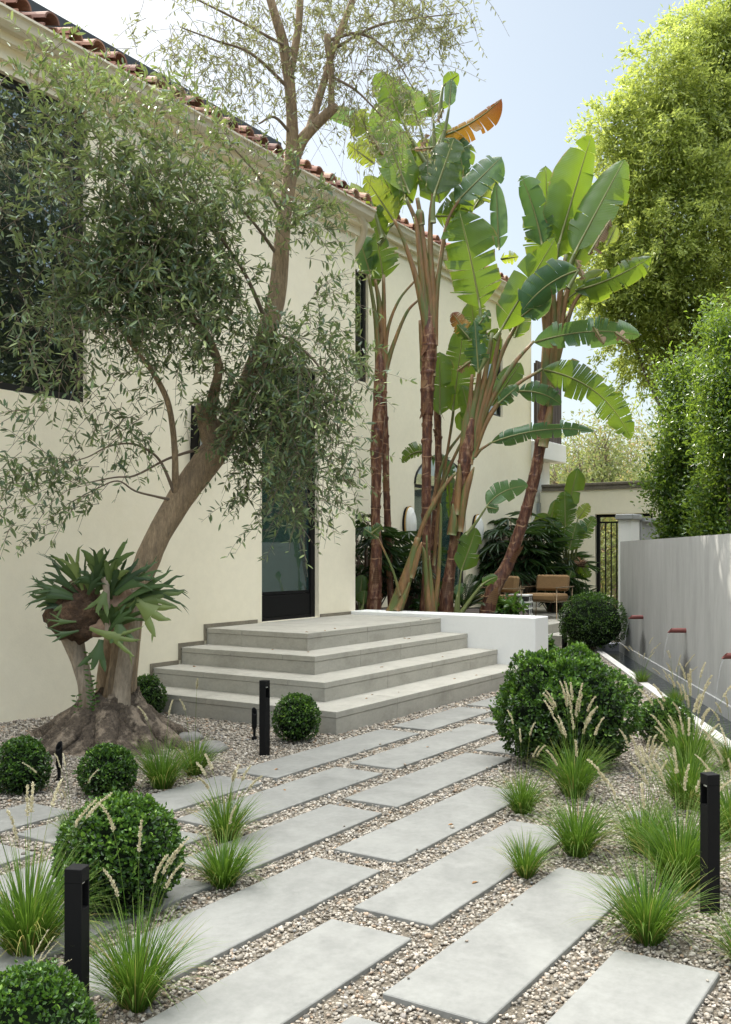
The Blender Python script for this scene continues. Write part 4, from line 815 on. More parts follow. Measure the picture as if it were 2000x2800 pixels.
# gnarled flare of roots
b = MB(); na, nr = 128, 40; V = []
cb = DD(246, 1640, 7.72); cb[2] = 0
for i in range(nr):
    s_ = i/(nr-1); z = .40*(1-s_)**1.25
    for j in range(na):
        a = 2*PI*j/na; q = Vector((math.cos(a)*1.6, math.sin(a)*1.6, 3.3))
        lob = .30*mnoise.noise(q)+.20*mnoise.noise(q*2.3)
        r = .185+(.30+.46*max(-.3, lob)*s_)*s_**1.25
        zz = z*(1+.25*mnoise.noise(Vector((math.cos(a)*3, math.sin(a)*3, s_*2))))
        p = np.array([r*math.cos(a)*1.18, r*math.sin(a), zz-.05*(s_ > .95)]); w_ = .05*mnoise.noise(Vector((p[0]*9, p[1]*9, p[2]*9)))+.09*(.4-abs(mnoise.noise(Vector((math.cos(a)*5+7, math.sin(a)*5, s_*1.8)))))*(1 if s_ < .97 else .3)+.055*mnoise.noise(Vector((p[0]*20, p[1]*20, p[2]*20)))+.03*mnoise.noise(Vector((p[0]*48, p[1]*48, p[2]*48)))
        V.append(cb+np.array([p[0]*ST+p[1]*CT, -p[0]*CT+p[1]*ST, p[2]])*(1+w_))
idx = np.arange(nr*na).reshape(nr, na); nx = np.roll(idx, -1, 1); b.add(V, np.stack([idx[:-1], idx[1:], nx[1:], nx[:-1]], -1).reshape(-1, 4))
for a, L_, r0 in ((2.9, .62, .075), (3.5, .40, .07), (-.25, .46, .085), (-.7, .42, .08), (-1.4, .42, .08), (-2.2, .50, .07), (.5, .5, .07)):
    o = np.array([math.cos(a)*ST+math.sin(a)*CT, -math.cos(a)*CT+math.sin(a)*ST, 0]); pts = [cb+o*.2+UP*.26, cb+o*(.2+L_*.35)+UP*.13, cb+o*(.2+L_*.7)+UP*.045, cb+o*(.2+L_)-UP*.03]
    c_, r_ = curve(pts, 5, [r0*1.3, r0*1.1, r0*.8, r0*.35]); b.tube(c_, r_, 12, amp=.25, fr=10, seed=a)
b.build('root_flare', M['rootbark'], ot, smooth=True)
# ---- leafy twigs
def twigs(blobs, seed, mat, leafL=(.058, .102), every=.0215, nm='foliage', wl=.29):
    rg = np.random.default_rng(seed); bt = MB(); bl = MB(); Pl, Dl, Nl, Ll, Tl = [], [], [], [], []
    for (u, v, ru, rv, t, rt, n, mode, L0, L1, dn) in blobs:
        to = -.16 if dn >= 1.0 else (.10 if mode == 'up' else 0)
        for i in range(n):
            q = rg.normal(0, .5, 3); q /= max(1, np.linalg.norm(q)); tt = t+q[2]*rt; p = DD(u+q[0]*ru, v+q[1]*rv, tt)
            L_ = rg.uniform(L0, L1); m = max(5, int(L_/.06)); s = np.linspace(0, 1, m)
            if mode == 'up': d = unit(UP*rg.uniform(.2, 1.2)+RGT*rg.normal(0, .7)+FWD*rg.normal(0, .7)); cvv = -UP*rg.uniform(0, .6)
            elif mode == 'down': d = unit(-UP*rg.uniform(.0, 1.1)+RGT*rg.normal(0, .6)+FWD*rg.normal(0, .6)); cvv = -UP*rg.uniform(.2, .8)
            elif mode == 'left': d = unit(-RGT*rg.uniform(.5, 1)+UP*rg.normal(-.1, .5)+FWD*rg.normal(0, .4)); cvv = -UP*rg.uniform(.2, .7)
            elif mode == 'right': d = unit(RGT*rg.uniform(.5, 1)+UP*rg.normal(0, .5)+FWD*rg.normal(0, .4)); cvv = -UP*rg.uniform(.1, .7)
            else: d = unit(rg.normal(size=3)+UP*.25); cvv = -UP*rg.uniform(0, .9)
            pts = p+np.outer(s*L_, d)+np.outer(s**2*L_*.6, cvv)+np.cumsum(rg.normal(0, .006, (m, 3)), 0)
            bt.tube(pts, np.linspace(.0026, .0011, m)*(1.4 if L_ > .6 else 1), 3, cap=False)
            k = int(L_*dn/every); x = np.sort(rg.uniform(.08, 1, k)); ii = np.minimum((x*(m-1)).astype(int), m-2); fr = x*(m-1)-ii
            base = pts[ii]*(1-fr)[:, None]+pts[ii+1]*fr[:, None]; T = unit(pts[ii+1]-pts[ii]); rd = unit(rg.normal(size=(k, 3))); rd = unit(rd-T*np.sum(rd*T, 1)[:, None])
            dl = unit(T*rg.uniform(.15, .95, (k, 1))+rd*.95+UP*.06); Pl.append(base); Dl.append(dl); Nl.append(unit(np.cross(dl, np.cross(UP+rg.normal(0, .5, (k, 3)), dl)))); Ll.append(rg.uniform(*leafL, k)*(1-.25*x)); Tl.append(np.clip(rg.normal(.42, .24, k)+.3*(x > .85)+(rg.random()-.5)*.35+to, 0, 1))
    Pl, Dl, Nl, Ll, Tl = map(np.concatenate, (Pl, Dl, Nl, Ll, Tl)); bl.leaves(Pl, Dl, Nl, Ll, Ll*wl, Tl, fold=.12, bend=.10)
    fo = bl.build(nm, M[mat], ot, smooth=True); bt.build('twigs', M['twig'], fo, origin=ORG[fo.name]); print(nm, len(Pl)); return fo
#        u    v    ru   rv  depth rt   n  mode   L0   L1  density
MASS = [(320, 560, 170, 150, 7.3, .55, 330, 'any', .16, .36, 1.05), (250, 640, 150, 120, 7.15, .5, 220, 'any', .16, .36, 1.05), (420, 640, 130, 120, 7.5, .5, 190, 'any', .16, .36, 1.0), (360, 470, 180, 90, 7.4, .5, 150, 'any', .18, .38, 1.0),
        (320, 430, 230, 120, 7.3, .6, 110, 'up', .2, .4, .9), (270, 320, 240, 130, 7.2, .6, 105, 'up', .22, .42, .75), (480, 440, 140, 120, 7.7, .5, 80, 'up', .18, .38, .8), (110, 200, 120, 110, 7.1, .5, 40, 'up', .25, .42, .75), (90, 430, 110, 150, 6.9, .5, 48, 'any', .18, .38, .85),
        (380, 280, 140, 100, 7.4, .5, 34, 'up', .25, .45, .7), (640, 470, 110, 75, 7.8, .4, 60, 'right', .2, .36, .85), (620, 400, 90, 60, 7.9, .3, 25, 'up', .2, .36, .7), (180, 260, 160, 90, 7.1, .5, 46, 'up', .22, .4, .75),
        (330, 730, 200, 70, 7.3, .6, 90, 'any', .18, .38, .9), (110, 700, 100, 110, 7.0, .4, 34, 'down', .22, .42, .8), (520, 640, 80, 110, 7.8, .4, 60, 'any', .18, .36, .9), (170, 820, 130, 80, 7.1, .4, 24, 'down', .25, .45, .7), (400, 810, 110, 60, 7.5, .4, 30, 'any', .18, .36, .75)]
HANG = [(640, 770, 120, 60, 7.75, .5, 90, 'any', .22, .45, 1.0), (640, 860, 110, 90, 7.7, .45, 120, 'down', .25, .48, 1.0), (650, 960, 100, 110, 7.7, .4, 90, 'down', .25, .48, .9), (560, 870, 80, 90, 7.7, .4, 60, 'down', .25, .5, .9), (735, 900, 65, 140, 7.7, .4, 44, 'down', .25, .45, .75), (690, 1060, 80, 90, 7.65, .3, 36, 'down', .3, .55, .7), (580, 980, 60, 70, 7.7, .3, 30, 'down', .25, .5, .7), (740, 800, 70, 90, 7.8, .3, 30, 'right', .25, .5, .7), (720, 640, 60, 110, 8.0, .3, 26, 'right', .2, .4, .6), (740, 1010, 60, 140, 7.6, .3, 22, 'right', .2, .4, .5), (550, 1090, 40, 25, 7.7, .2, 9, 'down', .2, .35, .8), (470, 870, 70, 90, 7.8, .3, 36, 'any', .2, .4, .8), (505, 1000, 40, 60, 7.75, .2, 14, 'right', .2, .35, .8), (640, 1120, 60, 40, 7.6, .2, 10, 'down', .25, .4, .7)]
twigs(HANG, 4, 'olive')
LOW = [(90, 1040, 130, 60, 7.2, .3, 30, 'left', .2, .45, .8), (190, 1060, 100, 60, 7.35, .3, 30, 'left', .2, .4, .8), (90, 1140, 80, 50, 7.2, .25, 16, 'left', .2, .35, .7), (60, 900, 100, 60, 7.0, .3, 12, 'left', .2, .4, .6), (240, 950, 90, 70, 7.2, .3, 16, 'down', .25, .5, .6), (300, 920, 70, 60, 7.4, .3, 14, 'down', .2, .4, .7)]
twigs(MASS+LOW, 3, 'olive')
HIGH = [(470, 60, 150, 90, 7.9, .5, 40, 'down', .3, .6, .7), (420, 130, 140, 70, 7.8, .4, 30, 'any', .3, .5, .6), (560, 90, 90, 100, 8.0, .4, 40, 'down', .3, .6, .6), (860, 50, 170, 80, 8.3, .6, 84, 'any', .25, .5, .8), (820, 150, 150, 100, 8.2, .6, 66, 'down', .3, .55, .7), (970, 60, 90, 90, 8.3, .4, 45, 'any', .25, .5, .9), (750, 60, 120, 110, 8.3, .5, 60, 'any', .3, .5, .7), (880, 260, 120, 100, 8.1, .4, 26, 'down', .3, .5, .6), (610, 200, 90, 100, 8.0, .4, 30, 'any', .25, .5, .6), (690, 120, 60, 110, 8.3, .4, 30, 'any', .25, .5, .7), (520, 190, 60, 70, 7.9, .3, 12, 'down', .3, .5, .5), (640, -60, 420, 60, 8.1, .8, 90, 'any', .3, .6, .8)]
twigs(HIGH, 6, 'olive_top', leafL=(.045, .072))
b = MB(); rg = np.random.default_rng(8)                                  # bare, drooping twigs
for i in range(90):
    u, v = rg.uniform(420, 980), rg.uniform(20, 330); p = DD(u, v, rg.uniform(7.8, 8.5)); L_ = rg.uniform(.3, .8); s = np.linspace(0, 1, 9); d = unit(rg.normal(size=3)+UP*.3)
    b.tube(p+np.outer(s*L_, d)-np.outer(s**2*L_*rg.uniform(.3, .9), UP), np.linspace(.0026, .0010, 9), 3, cap=False)
b.build('bare_twigs', M['twig'], ot)
# small suckers and weeds at the foot
b = MB(); Pl, Dl = [], []
for (u, v, h, n_) in ((205, 1600, 150, 22), (178, 1605, 60, 10), (215, 1610, 90, 14), (182, 1660, 22, 8), (222, 1690, 24, 7)):
    p = DD(u, v, 7.5); p[2] = max(p[2], .0); q = DD(u-8, v-h, 7.5)
    s = np.linspace(.15, 1, n_//2); pts = p+np.outer(s, q-p); b.tube([p, (p+q)/2+RGT*.01, q], .0022, 4, m=1)
    for k in (-1, 1): b.leaves(pts, unit(np.tile(RGT*k*.9+UP*.35-FWD*.2, (len(pts), 1))+RNG.normal(0, .2, (len(pts), 3))), rdir(len(pts))*.4-FWD, .045, .018, RNG.uniform(.3, .8, len(pts)))
b.build('suckers', [M['shrub'], M['twig']], ot)
# ================================================================== STAGHORN FERN on the stump
sf = thing('staghorn_fern', DD(185, 1360, 7.4), 'staghorn fern with forked grey green fronds mounted on the olive stump', 'fern')
def lump(nm, c, r, mat, seed, amp=.3):
    u_, v_ = np.meshgrid(np.linspace(0, 2*PI, 30, endpoint=False), np.linspace(-PI/2, PI/2, 18)); d = np.stack([np.cos(u_)*np.cos(v_), np.sin(u_)*np.cos(v_), np.sin(v_)], -1).reshape(-1, 3)
    rr = 1+amp*nz(d, 1.8, seed)+amp*.5*nz(d, 5, seed+2); idx = np.arange(18*30).reshape(18, 30); nx = np.roll(idx, -1, 1); b = MB()
    q = d*rr[:, None]; W_ = np.outer(q[:, 0]*r[0], RGT)+np.outer(q[:, 1]*r[1], FWD)+np.outer(q[:, 2]*r[2], UP)
    b.add(c+W_, np.stack([idx[:-1], nx[:-1], nx[1:], idx[1:]], -1).reshape(-1, 4)); return b.build(nm, M[mat], sf, smooth=True)
lump('root_mass', DD(172, 1358, 7.48), (.215, .17, .225), 'fibre', 3)
lump('shield_frond', DD(262, 1352, 7.44), (.115, .07, .19), 'shield', 6, .25)
lump('shield_frond', DD(230, 1392, 7.43), (.17, .06, .075), 'shield', 8, .3)
b = MB(); c_, r_ = curve([DD(240, 1400, 7.36), DD(238, 1340, 7.35), DD(236, 1300, 7.33), DD(230, 1282, 7.32)], 4, [.022, .024, .024, .02]); b.tube(c_, r_, 10, amp=.15, fr=14); b.build('dead_branch', M['stumpbark'], sf, smooth=True)
b = MB()                                                               # papery crown of the shield
for i in range(26):
    p = DD(250+i*1.4+RNG.normal(0, 4), 1290+RNG.normal(0, 8), 7.42+RNG.normal(0, .03)); b.leaves([p], [UP+RGT*RNG.normal(0, .5)+FWD*RNG.normal(0, .3)], [FWD], .06, .02, RNG.random())
b.build('papery_edge', M['banana_dead'], sf)
def frond(p0, p1, wd_, droop, seed, forks=3, face=None):
    """antler frond: narrow stalk widening to a blade that splits into long fingers"""
    rg = np.random.default_rng(seed); b = MB(); L_ = np.linalg.norm(p1-p0); ax = unit(p1-p0); f_ = -FWD*.8+UP*.3+rg.normal(0, .35, 3) if face is None else face
    S = unit(np.cross(ax, f_)); N = np.cross(S, ax); tint = float(np.clip(rg.normal(.45, .25), 0, 1))
    def C(s): return p0+ax*L_*s-UP*droop*L_*s**2.2+N*.06*L_*math.sin(s*3)
    def ribbon(cs, ws, off=None):
        V = []; LC = []
        for i, (c, w_) in enumerate(zip(cs, ws)):
            for q in (-1, -.35, .35, 1): V.append(c+S*w_*q-N*w_*.35*q*q); LC.append((i/(len(cs)-1), q, tint))
        m = len(cs); F = [(i*4+j, i*4+j+1, i*4+j+5, i*4+j+4) for i in range(m-1) for j in range(3)]; b.add(V, F, LC)
    s1 = .58; ss = np.linspace(0, s1, 9); ribbon([C(s) for s in ss], [wd_*(.26+.66*(s/s1)**1.7) for s in ss])
    c1 = C(s1)
    for k in range(forks):
        o = (k-(forks-1)/2)/max(1, (forks-1)/2) if forks > 1 else 0; m = 7; ts = np.linspace(0, 1, m); ln = (1-s1)*L_*rg.uniform(.75, 1.2)
        base = c1+S*wd_*.62*o; dv = unit(unit(C(.7)-C(.5))+S*.55*o); cs = [base+dv*ln*t-UP*(droop*1.2+.15*rg.random())*ln*t**2 for t in ts]
        w0 = wd_*.95/forks; ribbon(cs, [w0*(1.0-.15*t)*(1-t**3.2) for t in ts])
        if rg.random() < .6:
            cb_ = cs[4]; d2 = unit(dv+S*.8*(o if abs(o) > .1 else rg.choice([-1, 1]))); ribbon([cb_+d2*ln*.45*t-UP*.1*ln*t*t for t in np.linspace(0, 1, 5)], [w0*.55*(1-t**2) for t in np.linspace(0, 1, 5)])
    return b
def fr(u0, v0_, u1, v1, w_, droop, seed, forks=3, t0=7.42, dt=0.0, face=None): frond(DD(u0, v0_, t0), DD(u1, v1, t0-.05+dt), w_*K*7.4/FPX/2, droop, seed, forks, face).build('frond', M['stag'], sf, smooth=True)
FR = [(230, 1300, 292, 1190, 26, .05, 2), (225, 1310, 205, 1195, 34, .05, 2), (190, 1310, 195, 1212, 26, .08, 2), (205, 1305, 238, 1205, 24, .06, 3), (180, 1305, 118, 1215, 22, .03, 3), (160, 1330, 52, 1285, 20, .02, 3), (262, 1320, 372, 1240, 22, .04, 3), (185, 1310, 145, 1200, 22, .05, 3), (180, 1310, 72, 1206, 20, -.02, 3), (175, 1320, 95, 1250, 20, .02, 3), (170, 1325, 75, 1290, 24, -.05, 3), (165, 1330, 62, 1310, 22, -.08, 3), (165, 1335, 70, 1330, 20, -.05, 2), (160, 1345, 90, 1345, 18, -.1, 2), (165, 1335, 118, 1360, 16, .0, 2), (240, 1310, 245, 1225, 22, .0, 2), (250, 1310, 300, 1235, 26, .1, 3), (235, 1310, 270, 1245, 30, .05, 2), (250, 1320, 330, 1240, 28, .05, 3), (255, 1320, 345, 1255, 30, .1, 3), (265, 1340, 400, 1275, 24, .02, 3), (270, 1340, 425, 1290, 22, .0, 3), (265, 1350, 415, 1305, 20, .05, 2), (262, 1345, 395, 1265, 20, -.02, 2), (290, 1335, 350, 1310, 40, .35, 3), (215, 1300, 225, 1250, 30, .45, 3), (200, 1310, 180, 1245, 30, .5, 4), (210, 1300, 165, 1255, 30, .4, 3), (240, 1400, 275, 1330, 26, .05, 2), (235, 1400, 262, 1340, 22, .0, 2), (240, 1400, 225, 1330, 30, .1, 2), (240, 1402, 300, 1335, 24, .05, 3), (245, 1400, 330, 1330, 26, .08, 3), (245, 1330, 250, 1240, 30, .1, 2), (215, 1320, 235, 1235, 28, .12, 3), (195, 1320, 225, 1260, 24, .2, 3)]
for i, (a, b_, c, d, w_, dr, fk) in enumerate(FR): fr(a, b_, c, d, w_*1.30, dr+.10, 100+i, fk, t0=7.40-.02*(i % 4))
for i, (a, b_, c, d, w_) in enumerate([(262, 1375, 272, 1440, 46), (300, 1330, 372, 1395, 60), (200, 1395, 318, 1445, 34), (225, 1420, 205, 1500, 48), (235, 1310, 215, 1370, 40), (175, 1400, 105, 1422, 18), (170, 1380, 105, 1385, 16)]): fr(a, b_, c, d, w_*1.0, -.15, 200+i, 3, t0=7.32, face=-FWD+UP*.2)
M['flap'] = leafmat('torn_dry_sheath', [(0, (.07, .03, .018)), (.5, (.19, .085, .035)), (.8, (.30, .17, .08)), (1, (.40, .29, .18))], (.4, .2, .05), tr=.15, rough=.6, vein=(60, .3, (.25, .14, .07)))
# ================================================================== GIANT PADDLE-LEAVED PLANTS (bird of paradise trees)
zf = lambda ox, oy, s: (lambda x, y: (ox+s*x, oy+s*y))
t2, t4, kk, mm_, qq, tl = zf(1000, 0, .6158), zf(1000, 900, .6158), zf(940, 600, .3448), zf(940, 1100, .3079), zf(600, 300, .3079), zf(1340, 1050, .3079)
dsp = zf(0, 0, K); TB = 13.5
def paddle(root, p0, b_, t_, wpx, d0, mat='banana', roll=0.0, sag=(0, 0), tears=5, dt=0.0, tint=.4, seed=0, pw=10, gap=.5, fold=.12, bow=0.0, lr=(1, 1), droop=.12, d00=None):
    """one leaf: stalk from p0 to b_, blade from b_ to t_ (photo points), full width wpx, distance d0 (+dt at the tip)"""
    rg = np.random.default_rng(900+seed); A = dep(*b_, d0); Z = dep(*t_, d0+dt); m = d0/FPX; wpx *= 1.14; tears = tears*2.1 if tears > 1 else tears
    if mat == 'banana_dead': wpx *= .72; tears = max(tears, 9); gap = 1.9; droop = .7; bow = .3
    mid = (A+Z)/2+(RGT*sag[0]-UP*sag[1])*m; Lb = np.linalg.norm(Z-A)
    def C(s): return A*(1-s)**2+mid*2*s*(1-s)+Z*s*s
    def Tn(s): return unit((mid-A)*2*(1-s)+(Z-mid)*2*s)
    W_ = wpx*m/2; rl = math.radians(roll)
    def frame(s):
        T = Tn(s); V = unit(C(s)-EYE); S = unit(np.cross(T, V)); N = np.cross(S, T)
        return T, S*math.cos(rl)+N*math.sin(rl), N*math.cos(rl)-S*math.sin(rl)
    def width(s): return W_*min(1, (max(s, 0)/.16+.02)**.55)*max(0.0, 1-max(0, (s-.45)/.55)**2.6)**.75*(1+.05*math.sin(s*9+seed))
    b = MB(); NC = 6
    for sg, k_ in ((1, lr[0]), (-1, lr[1])):
        nt_ = max(0, int(round(tears*rg.uniform(.7, 1.3)))); ed = np.concatenate([[0], np.sort(rg.uniform(.08, .96, nt_)), [1]])
        for a, c in zip(ed[:-1], ed[1:]):
            if c-a < .006: continue
            ns = max(2, int((c-a)*26)+1); tw = rg.normal(0, .35)*gap if nt_ else 0; ex = rg.uniform(.0, 1)*gap if nt_ else 0; dp = droop*rg.uniform(.4, 1.6)+(.5*abs(rg.normal(0, .35))*gap if nt_ else 0); cut = rg.uniform(.80, 1.0) if nt_ else 1
            V, LC = [], []
            for i in range(ns+1):
                s = a+(c-a)*i/ns; T, S, N = frame(s); w_ = width(s)*k_*cut
                for j in range(NC):
                    q = j/(NC-1); sh = ((a+c)/2-s)*Lb*.30*ex*q*q
                    ca = math.cos(fold+dp*q*1.2+tw*q); sa = math.sin(fold-dp*q*1.6+tw*q)
                    wave = .018*math.sin(s*40+seed+q*3)*q*W_*4*.25
                    V.append(C(s)+S*sg*w_*q*ca+T*(sh+w_*q*.30*(1-.6*s))-N*(w_*q*sa+wave-bow*W_*q*q)); LC.append((s, q*sg, min(1, max(0, tint+rg.normal(0, .02)))))
            F = [(i*NC+j, (i+1)*NC+j, (i+1)*NC+j+1, i*NC+j+1) if sg > 0 else (i*NC+j, i*NC+j+1, (i+1)*NC+j+1, (i+1)*NC+j) for i in range(ns) for j in range(NC-1)]
            b.add(V, F, LC)
    lf = b.build('leaf', M[mat], root, smooth=True)
    b = MB(); pts = [C(s) for s in np.linspace(0, .97, 12)]; r0 = pw*m/2
    b.tube(pts, np.linspace(r0*.62, r0*.12, 12), 7, rnd=.7)
    if p0 is not None:
        P0 = dep(*p0, d00 or d0); mdp = (P0+A)/2+unit(Tn(0)-unit(A-P0))*-.12*np.linalg.norm(A-P0)*.35
        ss = np.linspace(0, 1, 12); pts = [P0*(1-s)**2+mdp*2*s*(1-s)+A*s*s for s in ss]; b.tube(pts, np.linspace(r0*1.5, r0*.62, 12), 8, rnd=.35)
    b.build('leaf_stalk', M['petiole'], lf, origin=ORG[lf.name], smooth=True)
    return lf
def stem(root, pts, d=TB, nm='stem', mat='stem', n=14, amp=.10, seed=1, sub=6):
    """pts: (point, full width in photo px)"""
    P = []; R = []
    for q in pts: P.append(dep(*q[0], d if len(q) < 3 else q[2])); R.append(q[1]*d/FPX/2)
    c, r = curve(P, sub, R); b = MB(); b.tube(c, r, n, amp=amp, fr=8, seed=seed)
    if nm == 'stem':                                                     # swollen joints and torn sheath rims
        r2 = r.copy(); L_ = np.concatenate([[0], np.cumsum(np.linalg.norm(np.diff(c, axis=0), axis=1))]); z = .12
        while z < L_[-1]-.05:
            i = int(np.searchsorted(L_, z)); i = min(max(i, 1), len(c)-1); T = unit(c[i]-c[i-1]); f_ = (z-L_[i-1])/(L_[i]-L_[i-1]+1e-9); pc = c[i-1]*(1-f_)+c[i]*f_; tilt = RNG.normal(0, .10, 3)
            b.tube([pc-T*.045, pc-T*.01+tilt*.03, pc+T*.012+tilt*.05], [r[i]*.98, r[i]*1.10, r[i]*1.01], n, amp=.12, fr=9, seed=z, cap=False); z += RNG.uniform(.15, .28)
    if nm == 'stem':
        L_ = np.linalg.norm(np.diff(c, axis=0), axis=1).sum()
        for k in range(int(L_*3.4)):
            i = RNG.integers(3, len(c)-2); T = unit(c[i+1]-c[i]); a = RNG.uniform(0, 2*PI); rd = unit(np.cross(T, rdir(1)[0])); sd_ = np.cross(T, rd); h = RNG.uniform(.10, .30); w_ = r[i]*RNG.uniform(.5, 1.0); V, LC = [], []; cu = RNG.uniform(.01, .06); dn = RNG.choice([-1, 1], p=[.35, .65]); tt = RNG.random()
            for j in range(6):
                q = j/5; ww = w_*(1-q**1.6)
                for e in (-1, -.4, .4, 1):
                    th_ = e*ww/r[i]; V.append(c[i]+T*dn*h*q+(rd*math.cos(th_)+sd_*math.sin(th_))*(r[i]*1.03+cu*q*q)); LC.append((q, e, tt))
            b.add(V, [(j*4+e, j*4+e+1, j*4+e+5, j*4+e+4) for j in range(5) for e in range(3)], LC, 1)
    return b.build(nm, [M[mat], M['flap']], root, smooth=True)
def sheath(root, pts, d=TB):
    P = [dep(*q[0], d+(q[2] if len(q) > 2 else 0)) for q in pts]; R = [q[1]*d/FPX/2 for q in pts]; c, r = curve(P, 5, R); b = MB(); b.tube(c, r, 10, amp=.10, fr=9, seed=pts[0][0][0], squash=.75); return b.build('leaf_sheath', M['sheath'], root, smooth=True)
def paddle_plant(u, v, d, lab): 
    p = dep(u*K, v*K, d); return thing('bird_of_paradise_tree', (p[0], p[1], .58), lab, 'paddle leaf tree', 'tall paddle leaved stems in the white planter')
S = paddle_plant(830, 1350, 13.6, 'leftmost stem, beside the house corner, with leaves just below the eaves')
stem(S, [((1022, 1710), 46), ((1024, 1640), 40), (mm_(290, 1300), 30), (mm_(285, 1000), 26), (mm_(290, 700), 28), (mm_(292, 400), 34), (kk(285, 1500), 36), (kk(292, 1300), 36), (kk(290, 1150), 28), (kk(292, 1000), 12), (kk(293, 900), 3)], 13.6)
for a in ([(kk(285, 1560), 30), (kk(285, 1200), 26), (kk(255, 800), 15), (kk(200, 440), 9)], [(kk(290, 1500), 24), (kk(300, 1100), 22), (kk(285, 700), 16), (kk(250, 480), 10)], [(kk(300, 1300), 22), (kk(318, 900), 16), (kk(318, 440), 10)], [(kk(320, 1250), 22), (kk(345, 900), 12), (kk(440, 640), 8), (kk(590, 460), 6)], [(kk(330, 1200), 20), (kk(400, 980), 13), (kk(500, 740), 9), (kk(590, 640), 7)]): sheath(S, a, 13.6)
paddle(S, None, kk(318, 470), kk(255, 90), 105, 13.75, tint=.35, seed=1, tears=3, roll=20, pw=9, droop=.3)
paddle(S, None, kk(215, 440), kk(120, 130), 85, 13.9, 'banana_blue', tint=.3, seed=2, tears=2, roll=25)
paddle(S, None, kk(300, 480), kk(215, 470), 36, 13.6, tint=.3, seed=3, tears=0)
paddle(S, kk(305, 150), qq(1330, 770), qq(720, 610), 62, 13.5, 'banana_yellow', tint=.35, seed=4, tears=7, sag=(0, -10), gap=.9, lr=(1.4, .7), droop=.4)
paddle(S, kk(300, 100), qq(1560, 1000), qq(1290, 590), 74, 13.6, 'banana_yellow', tint=.15, seed=5, tears=5, roll=10, gap=.7)
paddle(S, kk(310, 120), qq(1600, 900), qq(1440, 560), 80, 13.8, tint=.6, seed=6, tears=3)
paddle(S, kk(280, 200), qq(1480, 1130), qq(1330, 840), 60, 13.55, tint=.2, seed=7, tears=2, roll=30)
paddle(S, None, qq(1380, 480), qq(1140, 300), 64, 13.7, 'banana_yellow', tint=.5, seed=8, tears=6, gap=.9)
paddle(S, None, qq(1330, 190), qq(960, 70), 60, 13.9, 'banana_blue', tint=.8, seed=9, tears=3, sag=(0, -14), lr=(.4, 1.3))
paddle(S, None, qq(1620, 560), qq(1440, 500), 44, 13.7, tint=.9, seed=10, tears=4)
S = paddle_plant(870, 1320, 14.0, 'slim dark red stem close behind the leftmost one')
stem(S, [((1076, 1690), 26), (mm_(415, 1650), 19), (mm_(400, 1300), 20), (mm_(385, 900), 19), (mm_(375, 600), 19), (mm_(368, 300), 20), (mm_(362, 60), 17), (kk(320, 1350), 14), (kk(330, 1250), 8)], 14.0)
S = paddle_plant(950, 1345, 13.4, 'tallest straight stem with a crown of leaves above the roofline')
stem(S, [((1166, 1710), 44), (mm_(740, 1500), 24), (mm_(735, 1150), 26), (mm_(735, 900), 26), (mm_(737, 600), 26), (mm_(740, 300), 27), (mm_(745, 50), 30), (kk(665, 1550), 32), (kk(665, 1350), 36), (kk(675, 1150), 40), (kk(680, 950), 40), (kk(678, 800), 26), (kk(676, 620), 10), (kk(676, 500), 3)], 13.4)
for a in ([(kk(690, 1250), 34), (kk(665, 900), 30), (kk(610, 600), 22), (kk(540, 350), 15), (kk(470, 150), 11), (kk(400, 0), 9)], [(kk(680, 1150), 32), (kk(650, 750), 26), (kk(615, 400), 20), (kk(580, 50), 14), (t2(180, 880), 11)], [(kk(690, 1100), 30), (kk(690, 700), 24), (kk(650, 350), 20), (kk(610, 0), 15), (t2(230, 880), 12)], [(kk(700, 1050), 30), (kk(710, 650), 22), (kk(690, 300), 18), (kk(690, 0), 14), (t2(300, 860), 11)], [(kk(715, 1000), 26), (kk(735, 600), 18), (kk(780, 250), 13), (kk(830, 0), 10), (t2(420, 880), 8)], [(kk(640, 1200), 26), (kk(625, 1000), 18), (kk(605, 800), 8)], [(t2(250, 1000), 20), (t2(240, 950), 26), (t2(235, 925), 6)]): sheath(S, a, 13.4)
paddle(S, None, t2(195, 860), t2(45, 455), 118, 13.5, tint=.62, seed=11, tears=2, roll=-20, pw=12, sag=(-8, 0))
paddle(S, t2(300, 990), t2(305, 865), t2(395, 610), 128, 13.3, tint=.12, seed=12, tears=2, roll=15, pw=12)
paddle(S, None, t2(400, 900), t2(605, 695), 100, 13.4, 'banana_blue', tint=.4, seed=13, tears=5, roll=25, pw=11)
paddle(S, t2(280, 800), t2(335, 605), t2(605, 438), 62, 13.6, 'banana_orange', tint=.4, seed=14, tears=5, sag=(10, 22), lr=(.35, 1.5), gap=.7, pw=11)
paddle(S, t2(320, 700), t2(372, 470), t2(382, 350), 30, 13.5, 'banana_blue', tint=.6, seed=15, tears=0)
paddle(S, t2(330, 520), t2(345, 380), t2(415, 330), 44, 13.6, tint=.2, seed=16, tears=2)
paddle(S, t2(290, 760), t2(160, 530), t2(80, 350), 90, 13.8, tint=.3, seed=17, tears=3, roll=20)
paddle(S, t2(280, 760), t2(240, 560), t2(180, 380), 100, 13.9, tint=.35, seed=18, tears=3, roll=-25)
paddle(S, t2(300, 760), t2(300, 520), t2(290, 400), 80, 13.9, tint=.3, seed=19, tears=3, roll=35)
paddle(S, None, t2(440, 800), t2(405, 595), 60, 13.7, 'banana_blue', tint=.15, seed=20, tears=4, roll=30)
paddle(S, None, t2(480, 930), t2(580, 765), 54, 13.7, 'banana_yellow', tint=.2, seed=21, tears=2, roll=35)
paddle(S, None, t2(130, 800), t2(210, 640), 70, 13.8, tint=.35, seed=22, tears=2)
paddle(S, None, t2(310, 960), t2(480, 960), 80, 13.5, tint=.25, seed=23, tears=6, gap=1)
